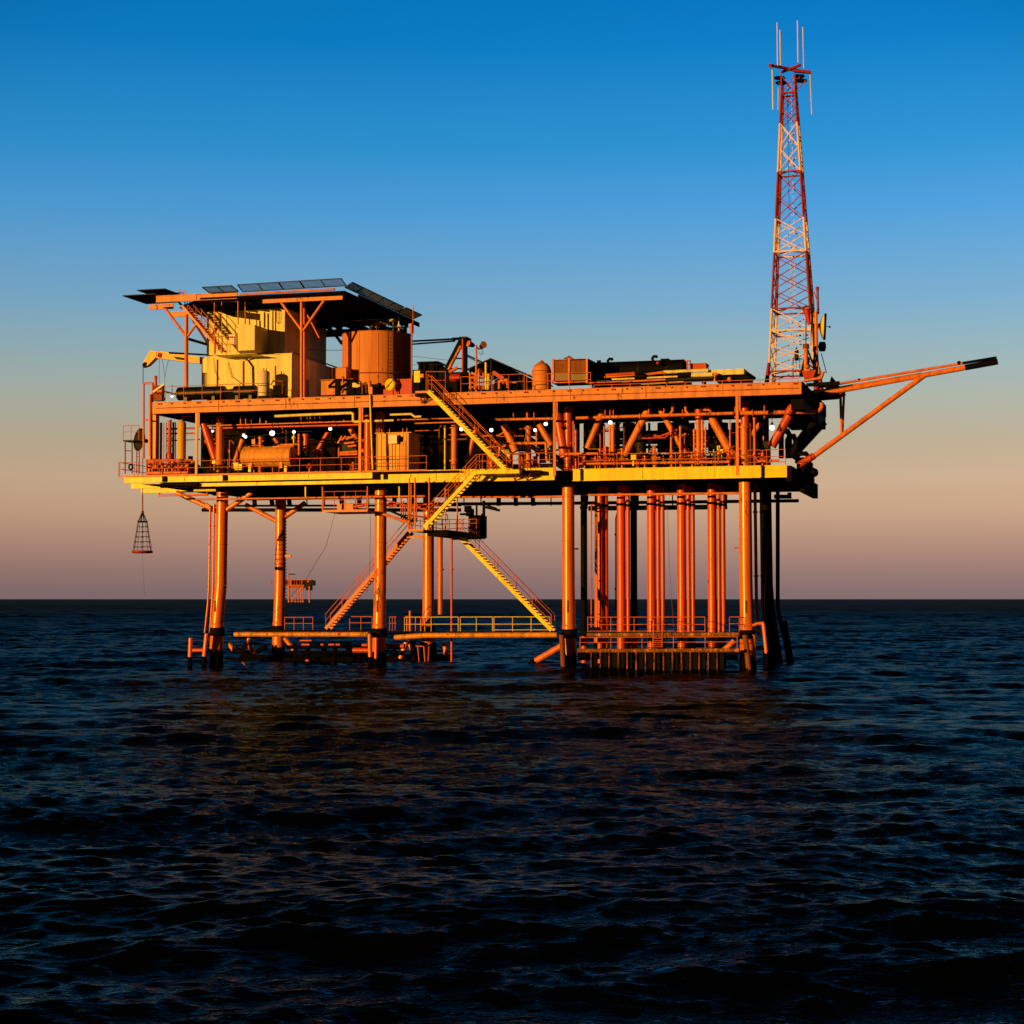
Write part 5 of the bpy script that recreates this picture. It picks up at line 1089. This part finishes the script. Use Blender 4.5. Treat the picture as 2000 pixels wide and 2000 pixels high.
# pressure vessel
t = drum('pressure_vessel', 'big yellow horizontal pressure vessel on the lower deck', 473, 578, 872, 913, -2.6, paint('vessel_paint', (0.74, 0.33, 0.075), .55, .40, scale=1.5), 'vessel')
t.part('top_nozzle', MB().tube(pt(508.5, 876, -2.6), pt(508.5, 853, -2.6), .12).tube(pt(508.5, 857, -2.6), pt(508.5, 854, -2.6), .18), ORANGE)
t.part('top_pipe', MB().path([pt(533, 873, -2.9), pt(574, 871, -2.9)], .08).path([pt(548, 869, -2.6), pt(584, 867, -2.6), pt(584, 880, -2.6)], .08), ORANGE)
for x in (488.5, 558.5): t.part('support_leg', MB().bar(pt(x, 909, -3.5), pt(x - .5, 922, -3.5), .2), YELLOW)
t.part('seam', MB().bar(pt(512, 899, -3.26), pt(517, 911, -3.2), .03), RUST)
t.part('drain', MB().tube(pt(508, 912, -3), pt(508, 924, -3), .13), ORANGE)
t = Thing('level_gauge', 'gauge column with small valves at the right end of the yellow vessel', 'gauge', pt(584, 890, -2.6)); m = MB().tube(pt(584, 890, -2.6), pt(584, 848, -2.6), .07)
for y in (850, 856, 862, 870, 878, 886): m.sphere(pt(584, y, -2.65), .12, 8)
t.part('column', m, ORANGE); t.part('float_chamber', MB().tube(pt(574, 868, -2.3), pt(574, 846, -2.3), .06).sphere(pt(574, 855, -2.3), .17), YELLOW)
single('junction_box', 'small yellow ribbed box left of the yellow pressure vessel', 'box', MB().pbox(456, 906, 472, 915, -3.4, -3).pbox(458, 915.5, 472, 918, -3.4, -3).pbox(455, 903, 465, 906, -3.4, -3.1), YELLOW)
single('short_column', 'red upright column right of the yellow pressure vessel', 'column', MB().tube(pt(597, 881, -1.5), pt(597, 849, -1.5), .22).tube(pt(597, 852, -1.5), pt(597, 848, -1.5), .27), REDOX)
t = Thing('fire_monitor', 'small red hydrant stand on the lower deck edge right of the vessel', 'hydrant', pt(604.5, 920, -3.9)); t.part('pipe', MB().tube(pt(604.5, 924, -3.9), pt(604.5, 905, -3.9), .08), ORANGE); t.part('heads', MB().sphere(pt(604.5, 908, -4), .16).sphere(pt(601, 912, -4), .11).sphere(pt(608, 912, -4), .11), REDP)
for (x, w_) in ((618, .16), (627, .12), (614, .08)): pipe('red upright pipe on the lower deck right of the hydrant, at %s' % {618: 'its thickest', 627: 'the right', 614: 'the left'}[x], [on(x, -.5, 14.8), on(x, -.5, 16.9)], w_, REDOX)
t = Thing('engine_skid', 'dark engine skid with orange pipes left of the electric cabin', 'engine', pt(680, 890, -.5)); m = MB()
t.part('block', MB().pbox(668, 862, 696, 886, -.5, 1.2).pbox(664, 886, 700, 890, -.7, 1.3), STEEL)
for (x0, y0, x1, y1) in ((668, 860, 676, 852), (676, 858, 690, 853), (672, 866, 692, 864), (680, 872, 696, 870), (664, 884, 698, 882), (660, 866, 668, 852), (664, 888, 698, 887)): m.tube(pt(x0, y0, -.9), pt(x1, y1, -.9), .09, n=8)
t.part('pipe', m, ORANGE)
single('support_column', 'thick red column left of the electric cabin on the lower deck', 'column', MB().tube(on(719, -1.2, 14.8), on(719, -1.2, 19.5), .33, n=18), REDOX)
# electric cabin
t = Thing('electric_cabin', 'orange panelled electric cabin with a pale box on the lower deck', 'cabin', pt(766, 919, -3.2)); Yc = -3.2
CABINP = paint('cabin_orange_paint', (0.78, 0.42, 0.09), .5, .34); t.part('wall', MB().pbox(733.5, 846, 798, 921, Yc, Yc + 2.6), CABINP); t.part('roof', MB().pbox(731, 843.5, 803, 847, Yc - .12, Yc + 2.7), CABINP)
m = MB()
for x in (736, 745, 754, 759, 766, 772, 780, 787, 794): m.pbox(x - .35, 848, x + .35, 920, Yc - .035, Yc - .002)
t.part('rib', m, RUST); t.part('door', MB().pbox(781, 860, 792, 920, Yc - .03, Yc - .003), ORANGE)
t.part('pale_box', MB().pbox(759, 849, 775, 866.5, Yc - .35, Yc - .04), WHITEP); t.part('lamp', MB().pbox(776, 852, 781, 862, Yc - .3, Yc - .05), BLACK)
m = MB()
for x in (733, 737, 741, 746, 761, 787, 795): m.tube(pt(x, 845, Yc), pt(x, 836 + (x % 3), Yc), .05, n=6)
t.part('roof_conduit', m, REDOX)
pipe('long thin yellow pole standing against the lower deck before the cabin', [pt(728, 917, -4.45), pt(722.5, 771, -4.45)], .07, YELLOW, name='pole', cat='pole')
pipe('bright yellow pipe under the upper deck ending in a down bend', [pt(537, 813, -3.4), pt(600, 810, -3.4), pt(685, 806.5, -3.4), pt(690, 808, -3.4), pt(690, 822, -3.4), pt(694, 824, -3.4), pt(704, 823, -3.4)], .11, CREAM)
pipe('bright yellow straight pipe under the upper deck right of the second post', [pt(709, 823, -3.4), pt(769, 821, -3.4)], .085, CREAM)
pipe('bright yellow stepped pipe under the upper deck above the cabin', [pt(762, 810, -3.4), pt(803, 808.5, -3.4), pt(810, 814, -3.4), pt(823, 813.5, -3.4)], .085, CREAM)
pipe('thin orange pipe along the left truss under the upper deck', [pt(405, 831.5, -1.5), pt(560, 827, -1.5), pt(702, 822.5, -1.5)], .055, ORANGE)
pipe('crimson pipe just below the thin orange pipe on the left truss', [pt(436, 836, -1.4), pt(560, 833, -1.4), pt(702, 829.5, -1.4)], .085, REDOX)
pipe('orange pipe crossing behind the head of the long yellow stairs', [pt(776, 820, -2), pt(896, 817, -2)], .06, ORANGE)
pipe('second thin orange pipe behind the long yellow stairs', [pt(810, 827, -2), pt(890, 824.5, -2)], .06, ORANGE)
pipe('long orange pipe under the upper deck between the third and fourth legs', [pt(1125, 816.5, -1.2), pt(1434, 807, -1.2)], .12, ORANGE, [(pt(1250, 812.7, -1.2), (1, 0, 0))])
pipe('orange pipe with an upturned end at the right corner under the upper deck', [pt(1446, 807, -1.2), pt(1590, 804, -1.2), pt(1600, 802, -1.2), pt(1605, 796, -1.2), pt(1605, 786, -1.2)], .15, ORANGE, [(pt(1470, 806.5, -1.2), (1, 0, 0))])
pipe('orange pipe under the upper deck left of the third post', [pt(968, 819.5, -1.5), pt(1080, 817.5, -1.5)], .1, ORANGE)
for i, x in enumerate((1314, 1339)):
    pipe(('left', 'right')[i] + ' of two bent orange drop pipes above the long truss pipe', [pt(x, 788, -1.2), pt(x, 802, -1.2), pt(x + (-6 if i == 0 else 6), 810, -1.2), pt(x + (-18 if i == 0 else 14), 810.5 - i, -1.2)], .10, ORANGE)
pipe('red swan neck pipe on the slanted brace near the fourth leg', [pt(1538, 808, -1.5), pt(1546, 797, -1.5), pt(1560, 791, -1.5)], .30, REDOX)
# small drop pipes under the upper deck
t = Thing('drop_pipe_row', 'row of short orange drop pipes above the left truss pipes', 'pipes', pt(520, 830, -1.5))
for (x, ya, w_) in ((470, 812, .05), (480, 816, .045), (491, 819, .03), (508, 814, .05), (520, 822, .07), (427, 814, .03), (588, 815, .05), (600, 814, .03), (606, 815, .05), (615, 815, .035), (625, 813, .04), (653, 820, .06), (672, 819, .07)):
    t.part('pipe', MB().tube(pt(x, ya, -1.5), pt(x, 829 - (x - 470) * .026, -1.5), w_, n=6), ORANGE if x % 2 == 0 else REDOX)
t = Thing('drop_pipe_row', 'row of short drop pipes above the right truss pipe', 'pipes', pt(1250, 815, -1.0))
for (x, ya, w_) in ((1003, 806, .05), (1030, 806, .1), (1043, 806, .05), (1182, 798, .05), (1192, 796, .08), (1198, 798, .05), (1267, 786, .05), (1297, 798, .06), (1333, 800, .04), (1365, 800, .3), (1493, 792, .06), (1436, 778, .05)):
    t.part('pipe', MB().tube(pt(x, ya, -.8), pt(x, 817, -.8), w_, n=8), REDOX)
# upright pipes on the right well bay
wl = [(1180, 828, .07, ORANGE), (1191, 826, .07, ORANGE), (1197, 829, .15, ORANGE), (1311, 834, .08, ORANGE), (1329, 832, .08, ORANGE), (1364.5, 820, .17, ORANGE), (1372, 820, .10, ORANGE), (1378, 834, .06, ORANGE), (1219, 834, .05, RUST), (1120, 822, .07, REDOX), (1125, 840, .1, REDOX), (887, 830, .24, ORANGE), (869, 832, .07, YELLOW), (1032, 832, .22, ORANGE), (1474, 812, .1, REDOX), (1356, 838, .08, ORANGE), (1426, 820, .05, ORANGE), (1466, 826, .06, RUST), (1454, 830, .28, ORANGE)]
order = sorted(wl)
for i, (x, yt, r, mt) in enumerate(order):
    lab = {0: 'thin yellow upright pipe behind the long yellow stairs', 1: 'thick orange upright vessel behind the long yellow stairs', 2: 'thick orange riser left of the third post', }.get(i)
    if not lab: lab = 'upright pipe in the well bay, number %s counted from the third post' % ('one two three four five six seven eight nine ten eleven twelve thirteen fourteen fifteen sixteen'.split()[i - 3])
    t = Thing('riser_pipe', lab, 'pipe', on(x, -.2, 14.8), 'upright pipes between the decks')
    a = on(x, -.2, 14.8); b = on(x, -.2, wz(yt, x, -.2))
    t.part('pipe', MB().tube(a, b, r, n=14), mt)
    for k in (.25, .93): t.part('flange', MB().tube(a.lerp(b, k), a.lerp(b, k + .03), r * 1.5, n=14), mt)
vs = [(1183, 872), (1172, 878), (1215, 876), (1278, 872), (1260, 900), (1312, 880), (1330, 880), (1372, 878), (1142, 884), (1163, 890), (1424, 876), (1246, 900), (1352, 884), (1490, 880), (1044, 892), (1020, 890), (960, 898), (690, 905)]
nm = ('behind the middle of the lower deck railing', 'close left of the tallest bent wheel')
vs.sort(); pos = ['right of the second post', 'under the long yellow stairs', 'at the foot of the long yellow stairs', 'left of the third post', 'just right of the third leg column', 'second right of the third leg column', 'third right of the third leg column', 'fourth right of the third leg column', 'left of the bright yellow box', 'just right of the bright yellow box', 'second right of the bright yellow box', 'third right of the bright yellow box', 'fourth right of the bright yellow box', 'fifth right of the bright yellow box', 'left of the thick twin risers', 'right of the thick twin risers', 'beside the foot of the slanted brace', 'inside the boxed railing at the right end']
for (x, yt), pp in zip(vs, pos):
    Y = -1.3; h = wz(yt, x, Y) - 14.82
    valve_stack('red and orange valve stack ' + pp, wx(x, Y), Y, 14.82, max(.9, h), random.choice((REDOX, ORANGE, RAILP)), VG, random.uniform(.07, .1))
single('yellow_box', 'bright yellow instrument box on the lower deck railing in the well bay', 'box', MB().pbox(1232, 888, 1241.5, 899.5, -1.9, -1.5).pbox(1235, 899.5, 1238, 910, -1.8, -1.7), YELLOW)
pipe('pair of low header pipes along the well bay deck', [pt(1130, 906, -1.7), pt(1425, 902, -1.7)], .09, ORANGE, [(pt(1200, 905, -1.7), (1, 0, 0)), (pt(1300, 903.7, -1.7), (1, 0, 0)), (pt(1390, 902.5, -1.7), (1, 0, 0))])
pipe('upper header pipe along the well bay left of the first riser', [pt(1090, 887, -1.7), pt(1168, 886, -1.7)], .11, ORANGE)
pipe('low header pipe inside the boxed railing at the right end', [pt(1480, 901, -1.5), pt(1522, 899.5, -1.5)], .1, ORANGE)
pipe('header pipe arch left of the third post on the lower deck', [pt(975, 890, -2.5), pt(977, 866, -2.5), pt(1000, 866, -2.5), pt(1066, 865, -2.5), pt(1068, 900, -2.5)], .1, ORANGE, [(pt(1030, 865.5, -2.5), (1, 0, 0))])
single('yellow_hose_bundle', 'crumpled yellow cover draped at the foot of the long yellow stairs', 'cover', MB().poly([pt(975, 879, -4.2), pt(993, 878, -4.2), pt(997, 890, -4.2), pt(994, 896, -4.2), pt(986, 893, -4.2), pt(979, 888, -4.2)], (0, .35, 0)), CREAM)
t = Thing('gear_wheel_valve', 'big red wheel valve below the long yellow stairs', 'valve', pt(960, 905, -2.6)); t.part('wheel', MB().ring(pt(960, 905, -2.8), (0, 1, 0), .34, .05).bar(pt(952, 905, -2.8), pt(968, 905, -2.8), .05).bar(pt(960, 897, -2.8), pt(960, 913, -2.8), .05), REDOX); t.part('body', MB().tube(pt(960, 918, -2.5), pt(960, 892, -2.5), .16).sphere(pt(960, 905, -2.5), .25), ORANGE)
rn = random.Random(21)
for lab, xa, xb3, n in (('dense small pipework behind the yellow pressure vessel', 392, 722, 44), ('dense small pipework behind the long yellow stairs', 806, 1078, 36), ('dense small pipework in the well bay between the last two legs', 1122, 1432, 48)):
    t = Thing('process_pipework', lab, 'pipes', on((xa + xb3) / 2, 1.5, ZL))
    for i in range(n):
        x = rn.uniform(xa, xb3); Y = rn.uniform(-.6, 3.0); y = rn.uniform(836, 905); rr = rn.choice((.03, .04, .05, .06, .08)); mt = rn.choice((REDOX, ORANGE, RUST, REDOX, RAILP, STEEL)); k = rn.random()
        a = on(x, Y, wz(y, x, Y))
        if k < .4: t.part('pipe', MB().path([a, a + V((rn.uniform(.5, 2.2), 0, 0)), a + V((2.2, 0, rn.choice((-.5, .5))))], rr, 7), mt)
        elif k < .75: t.part('pipe', MB().tube((a.x, Y, ZL), (a.x, Y, a.z), rr, n=8), mt)
        elif k < .9: t.part('valve', MB().sphere(a, rr * 3, 8).tube(a - V((0, 0, .3)), a + V((0, 0, .3)), rr), mt)
        else: t.part('gauge_box', MB().box(a.x - .14, Y - .1, a.z - .18, a.x + .14, Y + .1, a.z + .18).tube(a - V((0, 0, .18)), (a.x, Y, ZL), .03, n=6), rn.choice((YELLOW, ORANGE, STEEL)))
# darker plant in the background of the decks
def backbox(label, x0, y0, x1, y1, Y, d=1.6, name='plant_skid', cat='machine'):
    t = Thing(name, label, cat, pt((x0 + x1) / 2, y1, Y), 'dark plant at the back of the lower deck'); t.part('casing', MB().pbox(x0, y0, x1, y1, Y, Y + d), STEEL)
    m = MB(); n = max(2, int((x1 - x0) / 14))
    for i in range(n): x = x0 + (x1 - x0) * (i + .5) / n; m.tube(pt(x, y0 + 1, Y + .4), pt(x, y0 - random.uniform(3, 9), Y + .4), random.uniform(.05, .14), n=8)
    t.part('pipe_stub', m, STEEL); return t
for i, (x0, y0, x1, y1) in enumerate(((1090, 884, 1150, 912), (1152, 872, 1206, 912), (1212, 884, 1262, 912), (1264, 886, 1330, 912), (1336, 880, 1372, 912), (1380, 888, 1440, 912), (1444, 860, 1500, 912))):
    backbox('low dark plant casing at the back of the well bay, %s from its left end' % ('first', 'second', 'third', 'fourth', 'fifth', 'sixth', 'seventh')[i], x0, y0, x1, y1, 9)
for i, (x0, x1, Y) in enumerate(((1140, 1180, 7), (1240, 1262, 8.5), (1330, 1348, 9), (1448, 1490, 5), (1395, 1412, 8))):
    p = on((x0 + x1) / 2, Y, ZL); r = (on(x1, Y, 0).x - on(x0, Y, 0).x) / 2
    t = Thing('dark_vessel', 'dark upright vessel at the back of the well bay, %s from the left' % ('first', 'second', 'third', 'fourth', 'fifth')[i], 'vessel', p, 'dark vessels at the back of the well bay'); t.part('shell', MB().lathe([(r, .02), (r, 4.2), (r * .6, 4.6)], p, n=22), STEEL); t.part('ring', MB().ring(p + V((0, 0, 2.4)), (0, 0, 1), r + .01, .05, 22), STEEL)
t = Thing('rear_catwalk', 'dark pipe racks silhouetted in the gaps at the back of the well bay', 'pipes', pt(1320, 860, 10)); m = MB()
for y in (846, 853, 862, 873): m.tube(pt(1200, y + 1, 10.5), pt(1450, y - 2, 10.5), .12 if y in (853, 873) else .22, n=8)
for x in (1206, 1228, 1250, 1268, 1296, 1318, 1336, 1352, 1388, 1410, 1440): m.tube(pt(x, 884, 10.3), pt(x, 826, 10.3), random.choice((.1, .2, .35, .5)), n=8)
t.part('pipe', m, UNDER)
for i, (x, y, Y) in enumerate(((1540, 862, 8), (1552, 872, 9))):
    single('vent_loop', ('tall', 'low')[i] + ' black vent loop pipe behind the right end of the lower deck', 'pipe', MB().path([pt(x - 14, 895, Y), pt(x - 14, y - 12, Y), pt(x - 10, y - 20, Y), pt(x - 2, y - 20, Y), pt(x + 2, y - 12, Y), pt(x + 2, 895, Y)], .2), BLACK)
t = Thing('corner_machine', 'black machine with a hooped guard on the right end of the lower deck', 'machine', pt(1570, 925, 4)); 
t.part('hoop', MB().path([pt(1557, 905, 4), pt(1557, 892, 4), pt(1562, 886, 4), pt(1574, 886, 4), pt(1579, 892, 4), pt(1579, 912, 4)], .17), BLACK)
t.part('body', MB().pbox(1556, 893, 1572, 925, 4.2, 5.2).pbox(1556, 912, 1588, 944, 5.3, 6.3).sphere(pt(1590, 923, 5), .34).sphere(pt(1582, 908, 4.5), .25), BLACK)
single('red_winch', 'small red winch in front of the black corner machine', 'winch', MB().tube(pt(1562, 909, 3), pt(1574, 904, 3), .2).sphere(pt(1568, 906, 2.9), .24), REDOX)
single('end_bracket', 'black pipe bracket below the right end of the lower deck', 'bracket', MB().path([pt(1512, 970, 9), pt(1542, 970, 9), pt(1542, 962, 9)], .16).path([pt(1520, 962, 9), pt(1520, 970, 9)], .1), BLACK)
for i, (x, y, r) in enumerate(((415, 842, .09), (476, 850, .12), (479.5, 853, .12), (531.7, 846, .2), (574, 843.6, .12), (645, 837.5, .13), (901, 838, .14), (959.5, 840, .14), (1045, 840, .12), (1066, 828, .14), (1192, 825, .14), (1508, 835, .19))):
    lamp(('tiny lit lamp above the left truss brace', 'lit lamp above the left end of the yellow vessel', 'lit lamp touching another above the left end of the yellow vessel', 'largest lit lamp, above the middle of the yellow vessel', 'lit lamp above the right end of the yellow vessel', 'lit lamp at the top of the red brace left of the cabin', 'lit lamp half hidden by the long yellow stairs', 'lit lamp just right of the long yellow stairs', 'lower lit lamp left of the third post', 'upper lit lamp left of the third post', 'lit lamp above the first risers of the well bay', 'big lit lamp beside the slanted brace at the right end')[i], x, y, -2.0, r)
single('lamp_cable', 'sagging cable between the lamps above the yellow vessel', 'cable', MB().path([pt(470, 853, -2), pt(500, 852, -2), pt(530, 848, -2), pt(574, 843, -2), pt(610, 842, -2)], .02, 5), CABLE)

# ------------------------------------------------------------------ far platform
d = 2600.0
def fp(x, y):
    v = _F + _R * ((x - 1000) / FPX) + _U * ((1000 - y) / FPX); return CAM + v * (d / v.dot(_F0))
q = d / FPX
u = _R
def fbox(m, x0, y0, x1, y1, dep=25):
    a, b, c_, e = fp(x0, y1), fp(x1, y1), fp(x1, y0), fp(x0, y0); return m.poly([a, b, c_, e], _F0 * dep)
FP = Thing('distant_platform', 'tiny orange platform far off on the horizon behind the rear leg', 'oil platform', V((fp(585, 1175).x, fp(585, 1175).y, 0)))
FP.part('main_deck', fbox(fbox(MB(), 545, 1131.5, 608, 1133.2), 545, 1142.2, 594, 1144.4), ORANGE)
FP.part('module', fbox(fbox(MB(), 547, 1133.4, 559, 1142), 570, 1133.4, 593, 1142), UNDER)
for x, w_ in ((561, .5), (564, 1.0), (569, .9), (575, .4), (580, .5), (586, .4), (590, .9)): FP.part('deck_post', MB().tube(fp(x, 1142.2), fp(x, 1133), w_, n=6), REDOX)
FP.part('under_bracing', fbox(MB(), 562, 1144.6, 593, 1148), REDOX)
FP.part('shaded_module', fbox(fbox(MB(), 594.5, 1133.4, 613, 1143.5), 597, 1143.7, 607, 1153), STEEL)
for i, x in enumerate((564, 577, 582.5, 588, 592, 604.5, 570)): FP.part('leg', MB().tube(fp(x, 1145), fp(x, 1183), 1.3 if x in (564, 604.5) else .7, n=8), ORANGE)
FP.part('brace', MB().tube(fp(592, 1146), fp(570, 1175), .9, n=6).tube(fp(570, 1146), fp(576, 1153), .7, n=6).tube(fp(576, 1153), fp(588, 1148), .7, n=6).tube(fp(566, 1174.5), fp(592, 1174.5), .6, n=6), ORANGE)
FP.part('helideck', fbox(MB(), 563, 1120.5, 573, 1122), STEEL); FP.part('helideck_post', MB().tube(fp(563, 1131), fp(563, 1121), .7, n=6).tube(fp(597, 1131), fp(597, 1128.5), 1, n=6), ORANGE)
FP.part('pipe_module', fbox(MB(), 563, 1134.3, 569, 1138).tube(fp(600, 1136), fp(604, 1136), 1.5), ORANGE)
FP.part('crane_tip', MB().tube(fp(528, 1137), fp(546, 1136), .8, n=6).sphere(fp(529, 1137), 1.3), ORANGE)
